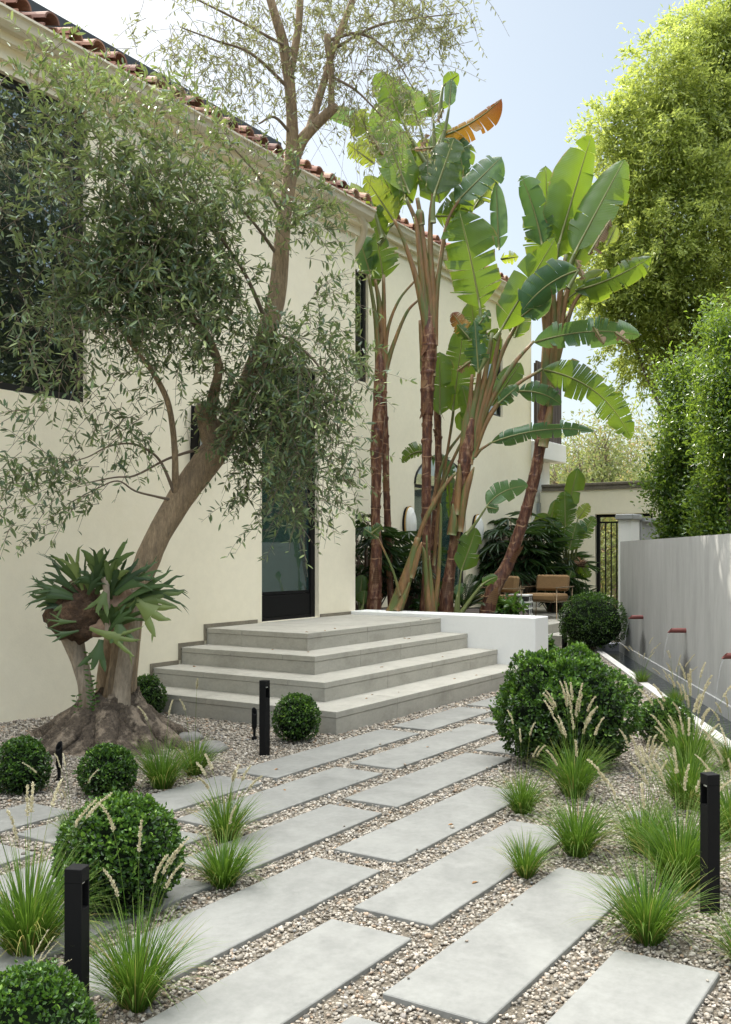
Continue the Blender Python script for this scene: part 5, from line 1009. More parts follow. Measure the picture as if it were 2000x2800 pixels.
paddle(S, None, t2(260, 680), t2(270, 590), 40, 13.5, 'banana_dead', tint=.4, seed=24, tears=5, gap=1.2)
paddle(S, None, t2(300, 655), t2(205, 665), 26, 13.4, 'banana_dead', tint=.7, seed=25, tears=2, gap=1)
paddle(S, None, t2(20, 600), t2(80, 690), 44, 13.4, 'banana_dead', tint=.8, seed=26, tears=4, gap=1.2)
paddle(S, None, t2(345, 480), t2(320, 540), 36, 13.45, 'banana_dead', tint=.9, seed=27, tears=4, gap=1.2)
for i, (b_, t_, w_, mt, ti, tr, ro, dz) in enumerate([(t2(250, 820), t2(120, 560), 90, 'banana', .3, 3, -30, .5), (t2(340, 830), t2(470, 640), 80, 'banana', .2, 3, 30, .4), (t2(300, 800), t2(240, 620), 90, 'banana_yellow', .1, 3, 20, .6), (t2(330, 900), t2(290, 700), 100, 'banana', .2, 2, -20, .3), (t2(210, 900), t2(90, 760), 90, 'banana', .25, 4, 20, .4), (t2(360, 960), t2(470, 850), 80, 'banana', .15, 4, 10, .2), (t2(300, 700), t2(360, 540), 70, 'banana', .4, 3, 20, .5), (t2(140, 480), t2(40, 330), 80, 'banana', .4, 3, 10, .7), (t2(60, 640), t2(-60, 500), 80, 'banana_yellow', .3, 5, 0, .4)]):
    paddle(S, None, b_, t_, w_, 13.4+dz, mt, tint=ti, seed=300+i, tears=tr, roll=ro)
S = paddle_plant(985, 1345, 14.2, 'dark thin stem standing behind the tallest one')
stem(S, [((1205, 1700), 30), (mm_(800, 1500), 22), (mm_(815, 1100), 24), (mm_(830, 900), 22), (mm_(840, 600), 18), (mm_(840, 300), 20), (mm_(830, 60), 18), (kk(745, 1500), 17), (kk(745, 1380), 12)], 14.2)
sheath(S, [(mm_(800, 1450), 10), (mm_(850, 900), 9), (mm_(960, 200), 8), (mm_(980, 0), 7)], 14.0); sheath(S, [(mm_(790, 900), 12), (mm_(900, 500), 9), (mm_(1060, 260), 7)], 14.0); sheath(S, [(mm_(790, 950), 12), (mm_(950, 560), 10), (mm_(1050, 350), 8)], 13.9)
paddle(S, None, kk(865, 1520), kk(960, 800), 96, 13.9, tint=.42, seed=30, tears=7, roll=12, gap=.45, pw=9)
paddle(S, None, mm_(720, 440), mm_(520, 540), 44, 14.3, tint=.2, seed=31, tears=7, sag=(-4, -22), gap=1, lr=(.6, 1.2))
paddle(S, None, mm_(780, 480), mm_(960, 650), 50, 14.3, 'banana_blue', tint=.2, seed=32, tears=6, sag=(14, -10), gap=1)
paddle(S, None, mm_(935, 650), mm_(950, 1080), 20, 14.4, tint=.5, seed=33, tears=9, gap=1.1)
paddle(S, None, mm_(1060, 260), mm_(1040, 80), 34, 14.0, tint=.5, seed=34, tears=0)
S = paddle_plant(1000, 1350, 13.2, 'thick leaning stem in the middle whose long stalks fan out to the right')
stem(S, [((1222, 1720), 46), (mm_(920, 1700), 36), (mm_(960, 1400), 27), (mm_(990, 1150), 26), (mm_(1000, 950), 30), (mm_(1060, 650), 36), (mm_(1100, 400), 38), (mm_(1130, 200), 26), (mm_(1165, 20), 10), (mm_(1180, -60), 3)], 13.2)
sheath(S, [(mm_(960, 1180), 30), (mm_(975, 1050), 26), (mm_(970, 900), 4)], 13.1); sheath(S, [(mm_(1000, 1000), 20), (mm_(1025, 700), 18), (mm_(1030, 545), 5)], 13.1); sheath(S, [(mm_(1030, 1150), 22), (mm_(1070, 850), 26), (mm_(1120, 680), 18), (mm_(1160, 575), 4)], 13.1)
for a in ([(mm_(1060, 600), 34), (mm_(1090, 200), 26), (kk(1000, 1480), 16), (kk(1020, 1230), 9)], [(mm_(1080, 600), 34), (mm_(1130, 150), 26), (kk(1060, 1350), 18), (kk(1080, 1200), 12)], [(mm_(1100, 550), 32), (mm_(1170, 150), 24), (kk(1120, 1250), 16), (kk(1180, 900), 12)], [(mm_(1110, 500), 32), (mm_(1210, 100), 22), (kk(1180, 1200), 16), (kk(1240, 900), 11)], [(mm_(1120, 500), 30), (mm_(1230, 120), 22), (kk(1240, 1100), 14), (kk(1400, 780), 9)], [(mm_(1130, 480), 28), (mm_(1270, 60), 18), (kk(1340, 1160), 13), (kk(1510, 965), 8)], [(mm_(1140, 470), 26), (mm_(1290, 130), 16), (kk(1350, 1330), 12), (kk(1580, 1185), 8)], [(mm_(1160, 480), 20), (mm_(1220, 420), 11), (mm_(1310, 360), 8)]): sheath(S, a, 13.2)
paddle(S, kk(1085, 800), t2(508, 1365), t2(415, 930), 150, 13.2, tint=.58, seed=40, tears=7, roll=8, gap=.5, pw=11, sag=(6, 0))
paddle(S, kk(1200, 950), t2(600, 1465), t2(845, 1055), 104, 13.0, tint=.35, seed=41, tears=2, roll=-8, pw=11, gap=.4)
paddle(S, None, t2(592, 1110), t2(580, 805), 50, 13.4, 'banana_blue', tint=.5, seed=42, tears=1, roll=20, pw=11)
paddle(S, kk(1130, 1100), kk(1070, 1220), kk(1040, 800), 70, 12.9, 'banana_blue', tint=.1, seed=43, tears=10, gap=1.3, droop=.5)
paddle(S, None, kk(1010, 960), kk(900, 830), 50, 13.0, tint=.2, seed=431, tears=6, gap=1.4, droop=.5)
paddle(S, None, kk(1050, 860), kk(1160, 720), 34, 12.95, 'banana_blue', tint=.2, seed=432, tears=4, gap=1.3)
paddle(S, None, kk(980, 900), kk(860, 740), 46, 13.2, 'banana_orange', tint=.3, seed=44, tears=6, gap=.9)
paddle(S, None, kk(1010, 1120), kk(900, 1200), 46, 12.95, 'banana_dead', tint=.25, seed=45, tears=6, gap=1.1)
paddle(S, None, t4(560, 340), t4(690, 148), 70, 13.4, tint=.45, seed=46, tears=2, roll=10)
paddle(S, None, kk(1410, 770), kk(1640, 560), 70, 13.0, 'banana_blue', tint=.2, seed=47, tears=3, sag=(-4, 10), roll=20)
paddle(S, None, t2(750, 1520), t2(1222, 1490), 78, 13.0, 'banana_blue', tint=.35, seed=48, tears=7, sag=(10, -40), gap=.7, pw=9)
paddle(S, None, t2(1010, 1450), t2(1060, 1530), 40, 12.9, 'banana_dead', tint=1.0, seed=49, tears=2, gap=1); paddle(S, None, t2(1105, 1475), t2(1180, 1525), 40, 12.9, 'banana_dead', tint=1.0, seed=50, tears=2, gap=1)
paddle(S, None, t4(790, 180), t4(1180, 490), 92, 12.9, tint=.30, seed=51, tears=13, sag=(50, -66), gap=.55, pw=9, roll=8)
paddle(S, None, t4(680, 275), t4(870, 335), 60, 13.1, 'banana_blue', tint=.15, seed=52, tears=7, sag=(10, -22), gap=.8)
paddle(S, None, mm_(1310, 360), t4(1018, 455), 50, 12.8, 'banana_blue', tint=.3, seed=53, tears=8, sag=(0, -40), gap=.9, pw=8)
paddle(S, None, t4(590, 330), t4(680, 250), 44, 13.15, 'banana_blue', tint=.8, seed=54, tears=4, gap=1)
for i, (b_, t_, w_, mt, ti, tr, ro, dz) in enumerate([(kk(1060, 1000), kk(1010, 640), 80, 'banana', .15, 5, 20, .5), (kk(1150, 1150), kk(1220, 860), 60, 'banana', .3, 3, -20, .4), (t4(470, 420), t4(430, 250), 60, 'banana', .15, 3, 20, .4), (t4(330, 380), t4(330, 100), 80, 'banana', .3, 5, 0, .5), (t2(660, 1500), t2(740, 1290), 70, 'banana', .2, 3, 20, .5)]):
    paddle(S, None, b_, t_, w_, 13.2+dz, mt, tint=ti, seed=330+i, tears=tr, roll=ro)
S = paddle_plant(1085, 1355, 13.5, 'strongly leaning red stem on the right with the highest upright leaves')
stem(S, [((1318, 1735), 44), (tl(30, 1830), 40), (tl(150, 1620), 34), (tl(250, 1350), 31), (tl(320, 1120), 30), (tl(380, 900), 30), (tl(430, 650), 30), (tl(470, 400), 34), (tl(500, 150), 28), ((1505, 1000), 16), ((1510, 900), 4)], 13.3)
sheath(S, [(tl(470, 560), 30), (tl(515, 350), 26), (tl(545, 150), 14), ((1512, 1070), 6)], 13.2)
for a in ([(tl(480, 500), 32), (t2(800, 1600), 26), (t2(810, 1350), 16), (t2(790, 1150), 10)], [(tl(490, 300), 30), (t2(830, 1500), 24), (t2(830, 1250), 15), (t2(815, 1130), 10)], [(tl(500, 250), 30), (t2(850, 1450), 22), (t2(870, 1250), 15), (t2(890, 1130), 10)], [(tl(510, 200), 28), (t2(870, 1420), 20), (t2(900, 1280), 14), (t2(930, 1200), 10)], [(tl(510, 150), 24), (t2(880, 1480), 18), (t2(930, 1340), 12), (t2(990, 1270), 9)], [(t2(800, 1480), 16), (t2(785, 1380), 9), (t2(760, 1200), 7)]): sheath(S, a, 13.3)
paddle(S, t2(840, 1200), t2(860, 1075), t2(1003, 600), 118, 13.4, tint=.60, seed=60, tears=2, roll=-25, lr=(1.15, .9), pw=12, gap=.35)
paddle(S, t2(890, 1240), t2(930, 1120), t2(1150, 705), 126, 13.2, tint=.55, seed=61, tears=2, roll=18, pw=12, gap=.35)
paddle(S, t2(820, 1300), t2(810, 1060), t2(800, 735), 78, 13.6, tint=.45, seed=62, tears=2, roll=-20, pw=11)
paddle(S, t2(800, 1300), t2(785, 1090), t2(690, 780), 88, 13.5, 'banana_blue', tint=.12, seed=63, tears=4, roll=22, sag=(12, -4), gap=.6, pw=11)
paddle(S, None, t2(930, 1290), t2(1270, 1138), 74, 13.2, tint=.18, seed=64, tears=8, sag=(6, 20), gap=.8, lr=(.8, 1.2), pw=10)
paddle(S, t2(900, 1280), t2(945, 1200), t2(700, 1375), 96, 12.9, 'banana_blue', tint=.10, seed=65, tears=3, sag=(-14, -28), gap=.5, lr=(.7, 1.2))
paddle(S, None, t2(990, 1130), t2(1090, 970), 56, 13.0, 'banana_dead', tint=.95, seed=66, tears=1, roll=30); paddle(S, None, t2(1070, 1090), t2(1115, 1000), 44, 13.05, 'banana_yellow', tint=.4, seed=67, tears=1)
paddle(S, None, t2(930, 1150), t2(970, 1240), 46, 13.0, 'banana_dead', tint=.9, seed=68, tears=5, gap=1.1)
paddle(S, t2(900, 1330), t2(880, 1340), t2(1060, 1200), 60, 13.3, 'banana_yellow', tint=.1, seed=69, tears=3)
paddle(S, None, t2(820, 1180), t2(760, 1290), 60, 13.8, tint=.7, seed=70, tears=3)
paddle(S, None, t2(600, 1150), t2(680, 1140), 34, 14.6, 'banana_yellow', tint=.6, seed=71, tears=5, gap=1)
for i, (b_, t_, w_, mt, ti, tr, ro, dz) in enumerate([(t2(850, 1150), t2(900, 850), 90, 'banana', .25, 2, 30, .4), (t2(800, 1180), t2(740, 930), 80, 'banana', .2, 3, -30, .5), (t2(900, 1200), t2(1010, 1000), 70, 'banana', .2, 3, 20, .4), (t2(860, 1350), t2(960, 1280), 60, 'banana', .15, 4, 20, .2)]):
    paddle(S, None, b_, t_, w_, 13.3+dz, mt, tint=ti, seed=350+i, tears=tr, roll=ro)
S = paddle_plant(890, 1355, 12.9, 'short leaning sheathed stem rising from behind the white planter wall')
stem(S, [(mm_(420, 1920), 44), (mm_(490, 1760), 40), (mm_(560, 1560), 34), (mm_(610, 1400), 26), (mm_(660, 1200), 16)], 12.9, nm='sheathed_stem', mat='sheath')
sheath(S, [(mm_(470, 1850), 26), (mm_(540, 1720), 20), (mm_(585, 1600), 5)], 12.8); sheath(S, [(mm_(600, 1560), 18), (mm_(660, 1350), 16), (mm_(695, 1240), 4)], 12.85); sheath(S, [(mm_(600, 1400), 14), (mm_(700, 1100), 14), (mm_(800, 900), 14), (mm_(900, 740), 12), (mm_(1000, 625), 8)], 13.1)
sheath(S, [(mm_(500, 1720), 10), (mm_(440, 1500), 7), (mm_(310, 1210), 5)], 12.8)
paddle(S, None, mm_(310, 1210), mm_(180, 1120), 44, 12.8, 'banana_blue', tint=.1, seed=80, tears=5, gap=1.2, droop=.5); paddle(S, None, mm_(250, 1160), mm_(340, 1090), 34, 12.75, tint=.15, seed=81, tears=3, gap=1)
S = paddle_plant(930, 1352, 12.9, 'pair of young upright shoots between the red stems')
for pts in ([(mm_(760, 1900), 26), (mm_(740, 1600), 16), (mm_(715, 1350), 14), (mm_(688, 1260), 4)], [(mm_(790, 1900), 26), (mm_(775, 1600), 15), (mm_(760, 1360), 4)], [(mm_(745, 1880), 9), (mm_(738, 1500), 7), (mm_(738, 1180), 5)], [(mm_(800, 1900), 20), (mm_(845, 1500), 12), (mm_(865, 1000), 8), (mm_(860, 900), 5)]): sheath(S, pts, 12.95)
S = paddle_plant(1040, 1340, 12.9, 'young plant with one broad bright green leaf low beside the thick stem')
paddle(S, mm_(1020, 1880), mm_(1045, 1500), mm_(1180, 1115), 70, 12.9, tint=.5, seed=84, tears=3, roll=-10, pw=7)
paddle(S, mm_(1000, 1880), mm_(1010, 1720), mm_(1035, 1610), 26, 12.9, 'banana_blue', tint=.5, seed=85, tears=2)
paddle(S, mm_(1030, 1900), mm_(1230, 1620), mm_(1370, 1550), 30, 12.7, tint=.55, seed=86, tears=2, sag=(0, -6))
paddle(S, mm_(1090, 1180), mm_(1270, 925), mm_(1640, 740), 66, 12.8, 'banana_blue', tint=.9, seed=87, tears=4, sag=(-20, -24), gap=.7, pw=7)
paddle(S, None, mm_(1270, 930), mm_(1380, 950), 30, 12.75, 'banana_blue', tint=.8, seed=88, tears=2)
S = paddle_plant(808, 1350, 13.7, 'low leafy shoot at the house corner left of the stems')
paddle(S, mm_(160, 1850), mm_(140, 1780), mm_(165, 1530), 44, 13.7, tint=.6, seed=90, tears=0); paddle(S, mm_(160, 1850), mm_(175, 1800), mm_(185, 1670), 34, 13.6, tint=.7, seed=91, tears=0)
# ================================================================== PALMS, SHRUBS, HEDGES, TREES
def fan_palm(c, r, h, n, seed, lab, ls=.36, grp='lady palms'):
    """clump of canes with hand-shaped leaves"""
    rg = np.random.default_rng(seed); t = thing('lady_palm', c, lab, 'palm', grp); b = MB(); bs = MB(); Pl, Dl, Nl, Ll, Wl, Tl = [], [], [], [], [], []
    for i in range(n):
        a = rg.uniform(0, 2*PI); q = math.sqrt(rg.random())*r*.75; top = c+np.array([q*math.cos(a), q*math.sin(a), h*rg.uniform(.3, 1.0)*(1-.25*(q/r))]); base = c+np.array([q*.4*math.cos(a), q*.4*math.sin(a), 0])
        az = a+rg.normal(0, .8); ou = np.array([math.cos(az), math.sin(az), 0]); hub = top+ou*rg.uniform(.08, .30)+UP*rg.uniform(-.05, .16)
        bs.tube([base, (base+top)/2, top, hub], [.011, .011, .008, .003], 5)
        d = unit(ou+UP*rg.uniform(-.5, .6)); sd_ = unit(np.cross(d, UP)); nn = np.cross(sd_, d)
        k = rg.integers(7, 12)
        for j in range(k):
            th_ = (j/(k-1)-.5)*rg.uniform(2.5, 3.6); dv = unit(d*math.cos(th_)+sd_*math.sin(th_)-UP*.25*rg.random()); Pl.append(hub); Dl.append(dv); Nl.append(nn+rg.normal(0, .2, 3)); Ll.append(ls*rg.uniform(.7, 1.15)*(1-.25*abs(th_)/1.8)); Wl.append(ls*.085*rg.uniform(.8, 1.2)); Tl.append(min(1, max(0, rg.normal(.38, .16)+.25*(top[2]-c[2])/h-.1)))
    b.leaves(np.array(Pl), np.array(Dl), np.array(Nl), np.array(Ll), np.array(Wl), np.array(Tl), bend=.22, fold=.25); b.build('fronds', M['palm'], t, smooth=True); bs.build('canes', M['twig'], t, smooth=True); return t
def spot(u, v, d, z): p = dep(u*K, v*K, d); return np.array([p[0], p[1], z])
fan_palm(spot(815, 1300, 14.4, .6), .55, 1.55, 95, 1, 'dark lady palm filling the corner behind the leftmost stems')
fan_palm(spot(905, 1320, 14.6, .55), .5, 1.0, 60, 2, 'low lady palm between the red stems and the oval wall light')
fan_palm(spot(1150, 1300, 19.7, .3), .68, 2.15, 170, 3, 'large dark lady palm behind the leaning stem in front of the back wall', .54)
fan_palm(spot(1235, 1310, 20.1, .3), .55, 1.2, 80, 4, 'dark lady palm behind the tan lounge chair', .42)
# cycad
t = thing('cycad', spot(1030, 1340, 13.6, .6), 'cycad with stiff feathery fronds behind the planter wall', 'cycad'); rg = np.random.default_rng(5); c = np.array(t.location)
for i in range(26):
    az, el = rg.uniform(0, 2*PI), rg.uniform(.25, 1.3); d = np.array([math.cos(az)*math.cos(el), math.sin(az)*math.cos(el), math.sin(el)]); L_ = rg.uniform(.5, .85); s = np.linspace(0, 1, 26)
    pts = c+np.array([0, 0, .12])+np.outer(s*L_, d)-np.outer(s**2*L_*.35, UP); T = unit(np.gradient(pts, axis=0)); sd_ = unit(np.cross(T, UP)); b = MB(); b.tube(pts, np.linspace(.007, .002, 26), 4, m=0, rnd=.2)
    for k in (-1, 1): b.leaves(pts[3:], unit(T[3:]*.7+sd_[3:]*k+UP*.25), np.cross(sd_[3:], T[3:]), .11*np.sin(np.linspace(.5, 2.9, 23)), .011, rg.uniform(.2, .8), fold=.1)
    b.build('frond', M['palm'], t)
# shrub with broad leaves at the foot of the leaning stem, and other low planting
def shrub(c, r, h, n, ls, lab, seed, mat='shrub', aspect=.4, nm='leafy_shrub', cat='shrub'):
    rg = np.random.default_rng(seed); t = thing(nm, c, lab, cat); b = MB(); bs = MB()
    for i in range(n):
        a = rg.uniform(0, 2*PI); q = math.sqrt(rg.random())*r; top = c+np.array([q*math.cos(a), q*math.sin(a), h*rg.uniform(.35, 1)]); P = curve([c+(top-c)*np.array([.2, .2, 0]), c+(top-c)*np.array([.6, .6, .6]), top], 4); bs.tube(P, np.linspace(.008, .003, len(P)), 5)
        k = 9; x = rg.uniform(.45, 1, k); pp = np.array([P[min(len(P)-1, int(v*(len(P)-1)))] for v in x]); d = unit(rg.normal(size=(k, 3))+UP*.35); b.leaves(pp, d, unit(UP+rg.normal(0, .5, (k, 3))), ls*rg.uniform(.6, 1.2, k), ls*aspect, np.clip(rg.normal(.5, .25, k), 0, 1), bend=.25)
    b.build('foliage', M[mat], t, smooth=True); bs.build('stems', M['twig'], t, smooth=True)
shrub(spot(1122, 1352, 13.6, .6), .30, .34, 46, .13, 'fresh green leafy shrub around the foot of the leaning stem', 1)
shrub(spot(945, 1345, 14.2, .6), .25, .30, 22, .12, 'fresh green shrub low behind the upright shoots', 2)
shrub(np.array([*gnd(1600, 1768)[:2], -.02]), .34, .20, 20, .15, 'low broad leaved plant by the slim bollard beyond the white wall', 3, aspect=.6)
shrub(spot(1212, 1420, 14.6, -.02), .16, .25, 9, .14, 'low broad leaved plant at the end of the white wall', 4, aspect=.6)
# potted style clump of paddle leaves by the back wall
t = thing('bird_of_paradise_shrub', spot(1245, 1330, 19.9, .3), 'shrubby bird of paradise with a withered flower in front of the back wall', 'shrub')
for i, (b0, t0, w_, mt, ti, tr, dd_) in enumerate([(tl(690, 1130), tl(780, 735), 58, 'banana', .25, 1, 18.4), (tl(530, 1230), tl(600, 1020), 34, 'banana', .15, 1, 18.5), (tl(520, 1290), tl(420, 1155), 40, 'banana', .12, 0, 18.5), (tl(670, 1280), tl(665, 950), 62, 'banana', .4, 9, 18.2), (tl(640, 1450), tl(560, 1220), 54, 'banana', .3, 8, 18.1), (tl(700, 1480), tl(770, 1230), 62, 'banana', .4, 9, 18.0), (tl(800, 1370), tl(930, 1175), 44, 'banana', .3, 8, 18.2), (tl(780, 1200), tl(880, 1060), 34, 'banana_yellow', .3, 6, 18.3), (tl(760, 1300), tl(860, 1260), 40, 'banana_blue', .2, 6, 18.1), (tl(700, 1720), tl(730, 1660), 30, 'banana', .3, 2, 17.8), (tl(800, 1600), tl(890, 1720), 34, 'banana', .4, 6, 17.9)]):
    paddle(t, tl(690+i*3, 1750), b0, t0, w_*1.0, dd_+1.5, mt, tint=ti, seed=120+i, tears=tr, gap=.7, pw=7, d00=19.8)
c = dep(*tl(800, 1590), 19.3); b = MB(); b.leaves(np.tile(c, (16, 1))+RNG.normal(0, .02, (16, 3)), unit(UP*.6+RGT*RNG.normal(0, 1, (16, 1))), rdir(16), .13, .03, RNG.random(16)); b.build('withered_flower', M['banana_dead'], t)
b = MB(); b.leaves(np.tile(c-UP*.03-RGT*.12, (7, 1)), unit(RGT*1.0+UP*RNG.normal(0, .15, (7, 1))), rdir(7), .30, .05, RNG.random(7)*.2); b.build('flower_spathe', M['fibre'], t)
fan = [(tl(930, 1830), tl(985, 1780)), (tl(870, 1820), tl(960, 1745)), (tl(800, 1830), tl(830, 1750))]
shrub(spot(1290, 1315, 19.4, .3), .34, .55, 40, .28, 'spiky dark green plant beside the garden gate', 6, mat='palm', aspect=.12)
# ---------------- hedges and trees
def crown(b, blobs, n, ls, seed, asp=.5, kind='dia', up=.2, hang=.0, tint0=.45, gaps=.0):
    """leaf clumps through blobs (centre, radii); clumps get their own tint so light and dark masses show"""
    rg = np.random.default_rng(seed); wts = np.array([np.prod(r)**(2/3) for c, r in blobs]); wts = wts/wts.sum()
    for (c, r), wt in zip(blobs, wts):
        m = max(6, int(n*wt/26)); d = unit(rg.normal(size=(m, 3))); k = rg.beta(4, 1.4, m)[:, None]; cc = c+d*k*np.asarray(r)
        keep = nz(cc, .9/max(.3, min(r)), seed) > -.45+gaps; cc = cc[keep]; d = d[keep]; m = len(cc)
        if m == 0: continue
        q = 26; lean = unit(d+np.array([0, 0, up])+rg.normal(0, .5, (m, 3))); sp = ls*2.6
        base = np.repeat(cc, q, 0)+rg.normal(0, 1, (m*q, 3))*sp*.55+np.repeat(lean, q, 0)*rg.uniform(-1, 1, (m*q, 1))*sp*1.3-UP*hang*np.abs(rg.normal(0, 1, (m*q, 1)))
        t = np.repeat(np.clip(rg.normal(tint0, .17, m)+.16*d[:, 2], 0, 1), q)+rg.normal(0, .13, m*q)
        b.leaves(base, unit(np.repeat(lean, q, 0)*.8+rdir(m*q)-UP*hang*2), unit(np.repeat(d, q, 0)*.6+rdir(m*q)+UP*.3), ls*rg.uniform(.7, 1.3, m*q), ls*asp, np.clip(t, 0, 1), kind=kind, fold=.2)
def hedge(base, w_, dpt, h, n, ls, seed, lab):
    t = thing('ficus_hedge', base, lab, 'hedge', 'tall clipped hedge columns behind the fountain wall'); b = MB(); bl = []
    rg = np.random.default_rng(seed); o = base
    for z in np.arange(.9, h, .42):
        for k in range(3):
            s_ = 1-.30*max(0, (z-h*.72)/(h*.28))
            bl.append((o+RGT*rg.uniform(-.55, .55)*w_*s_+FWD*rg.uniform(-.5, .5)*dpt+UP*z, (w_*.42*s_*rg.uniform(.75, 1.2), w_*.42*s_, .42)))
    crown(b, bl, n, ls, seed, .45, 'hex', .5); b.build('foliage', M['hedge'], t, smooth=True)
    b = MB()
    for k in range(6):
        x = RGT*rg.uniform(-.5, .5)*w_*.7+FWD*rg.uniform(-.3, .3)*dpt; b.tube(curve([o+x, o+x*1.1+UP*h*.35+rg.normal(0, .05, 3), o+x*.8+UP*h*.7, o+x*.6+UP*h*.9], 4), np.linspace(.035, .012, 13), 7, amp=.1)
    b.build('trunk', M['branch'], t, smooth=True)
    return t
def hb(u, d): p = dep(u, V0, d); return np.array([p[0], p[1], 0])
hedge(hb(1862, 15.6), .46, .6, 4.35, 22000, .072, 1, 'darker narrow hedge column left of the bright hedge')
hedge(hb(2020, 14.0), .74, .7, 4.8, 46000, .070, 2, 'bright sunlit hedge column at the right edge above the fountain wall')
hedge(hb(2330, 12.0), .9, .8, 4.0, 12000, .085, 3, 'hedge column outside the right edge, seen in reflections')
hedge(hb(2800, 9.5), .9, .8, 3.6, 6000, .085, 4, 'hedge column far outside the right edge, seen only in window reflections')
def big_tree(base, h, blobs, n, ls, seed, lab, mat='tree', hang=.05, asp=.36, limbs=(), tr=.16, gaps=0.0, nm='tree', kind='dia', tint0=.45, every=1):
    t = thing(nm, base, lab, 'tree'); b = MB(); crown(b, blobs, n, ls, seed, asp, kind, .2, hang, tint0=tint0, gaps=gaps); 
    if nm == 'tree' and 'upper right' in lab:
        rs = np.random.default_rng(5)
        for c, r in blobs:
            for k in range(22):
                d = unit(rs.normal(size=3)+np.array([0, 0, .25])); p = c+d*np.asarray(r)*rs.uniform(.75, 1.15); L_ = rs.uniform(.3, .65); s_ = np.linspace(0, 1, 22); pts = p+np.outer(s_*L_, unit(d+rs.normal(0, .4, 3)))-np.outer(s_**2*L_*.55, UP)
                q = np.repeat(pts, 3, 0)+rs.normal(0, .045, (66, 3)); b.leaves(q, unit(rs.normal(size=(66, 3))*.7+d-UP*.4), rdir(66), ls*rs.uniform(.7, 1.2, 66), ls*asp, np.clip(rs.normal(.62, .2, 66), 0, 1), kind=kind)
    b.build('crown', M[mat], t)
    b = MB(); rg = np.random.default_rng(seed); top = np.mean([c for c, r in blobs], axis=0); fork = np.array([base[0], base[1], h*.35])+(top-base)*np.array([.15, .15, 0])
    c_, r_ = curve([base-UP*.1, base*.5+fork*.5+rg.normal(0, .06, 3), fork], 5, [tr*1.25, tr, tr*.8]); b.tube(c_, r_, 12, amp=.12, fr=4)
    for bi, (c, r) in enumerate(blobs):
        if bi % every: continue
        e = c+unit(c-fork)*0; mid = fork*.5+e*.5+UP*rg.uniform(-.1, .35)+rg.normal(0, .15, 3); c_, r_ = curve([fork, mid, e], 6, [tr*.5, tr*.3, tr*.08]); b.tube(c_, r_, 7, amp=.1, fr=5)
        for k in range(5):
            s_ = e+unit(rg.normal(size=3))*np.asarray(r)*.8; b.tube(curve([mid*.4+e*.6, e*.6+s_*.4+rg.normal(0, .1, 3), s_], 3), np.linspace(tr*.13, tr*.03, 7), 5)
    b.build('trunk', M['branch'], t, smooth=True); return t
def BL(lst, d, sc=1.0):
    out = []
    for (u, v, ru, rv, dd_) in lst:
        c = DD(u, v, d+dd_); m = K*(d+dd_)/FPX; out.append((c, (ru*m, ru*m*.7, rv*m)))
    return out
RT_BLOBS = BL([(1560, 60, 70, 45, 0), (1600, 130, 110, 80, .3), (1480, 165, 110, 55, -.2), (1540, 230, 130, 70, 0), (1620, 300, 110, 120, .4), (1480, 300, 95, 70, -.3), (1420, 250, 50, 40, 0), (1345, 290, 38, 40, 0), (1400, 355, 80, 55, 0), (1500, 400, 120, 70, -.2), (1410, 450, 90, 60, .2), (1590, 450, 90, 90, -.3), (1470, 530, 110, 70, -.3), (1390, 560, 70, 60, .2), (1580, 560, 90, 70, 0), (1420, 640, 90, 55, 0), (1330, 640, 50, 40, .3), (1540, 640, 110, 50, .2), (1480, 720, 70, 40, .5), (1400, 735, 55, 40, .5), (1345, 660, 45, 40, .4), (1430, 800, 50, 36, .7), (1680, 180, 110, 160, .5), (1700, 500, 120, 200, .5), (1540, 760, 90, 60, .3), (1600, 700, 80, 70, 0), (1460, 610, 90, 60, .4), (1570, 380, 110, 70, .3), (1345, 540, 45, 40, .2), (1630, 40, 60, 60, .2)], 19)
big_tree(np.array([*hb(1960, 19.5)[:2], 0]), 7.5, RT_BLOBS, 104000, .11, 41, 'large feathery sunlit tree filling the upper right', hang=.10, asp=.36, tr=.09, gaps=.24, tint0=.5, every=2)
# trees beyond the garden wall
def far(u, d, h, seed, lab, n, mat='fartree', ls=.16, wd_=1.0, nm='far_tree', tint0=.45, gaps=.05, hang=.1):
    base = dep(u*K, V0, d); base[2] = 0; rg = np.random.default_rng(seed); bl = []
    for k in range(12):
        z = h*rg.uniform(.25, .95); w_ = wd_*(1.15-.8*abs(z/h-.5)); bl.append((base+RGT*rg.normal(0, .6)*w_+FWD*rg.normal(0, .6)*w_+UP*z, (w_*rg.uniform(.5, .9), w_*.7, w_*rg.uniform(.5, .9))))
    big_tree(base, h, bl, n, ls, seed, lab, mat=mat, hang=hang, tr=.10+.01*h, nm=nm, gaps=gaps, tint0=tint0)
far(1300, 29, 5.6, 1, 'tall thin pale tree behind the garden wall with sky showing through', 8000, tint0=.55, gaps=.25, wd_=1.5, ls=.15)
far(1380, 34, 5.4, 2, 'yellow green tree beyond the garden wall left of the hedge', 9000, wd_=2.0, tint0=.55)
far(1265, 33, 4.4, 3, 'bright green tree right of the balcony', 8000, wd_=1.8, tint0=.4)
far(1340, 40, 6.2, 4, 'russet tinged tree farther back between the balcony and the hedge', 8000, wd_=2.2, tint0=.75, gaps=.12)
far(1440, 28, 3.9, 5, 'sunlit green tree directly behind the garden wall beside the hedge', 8000, wd_=1.5, tint0=.35)
far(1335, 25.5, 3.3, 6, 'leafy autumn coloured bush seen through the gate bars', 12000, wd_=1.0, ls=.11, tint0=.7, nm='autumn_bush')
far(1375, 24.5, 3.0, 9, 'green leafy bush behind the gate beside the pier', 9000, wd_=.9, ls=.11, tint0=.55, nm='leafy_bush')
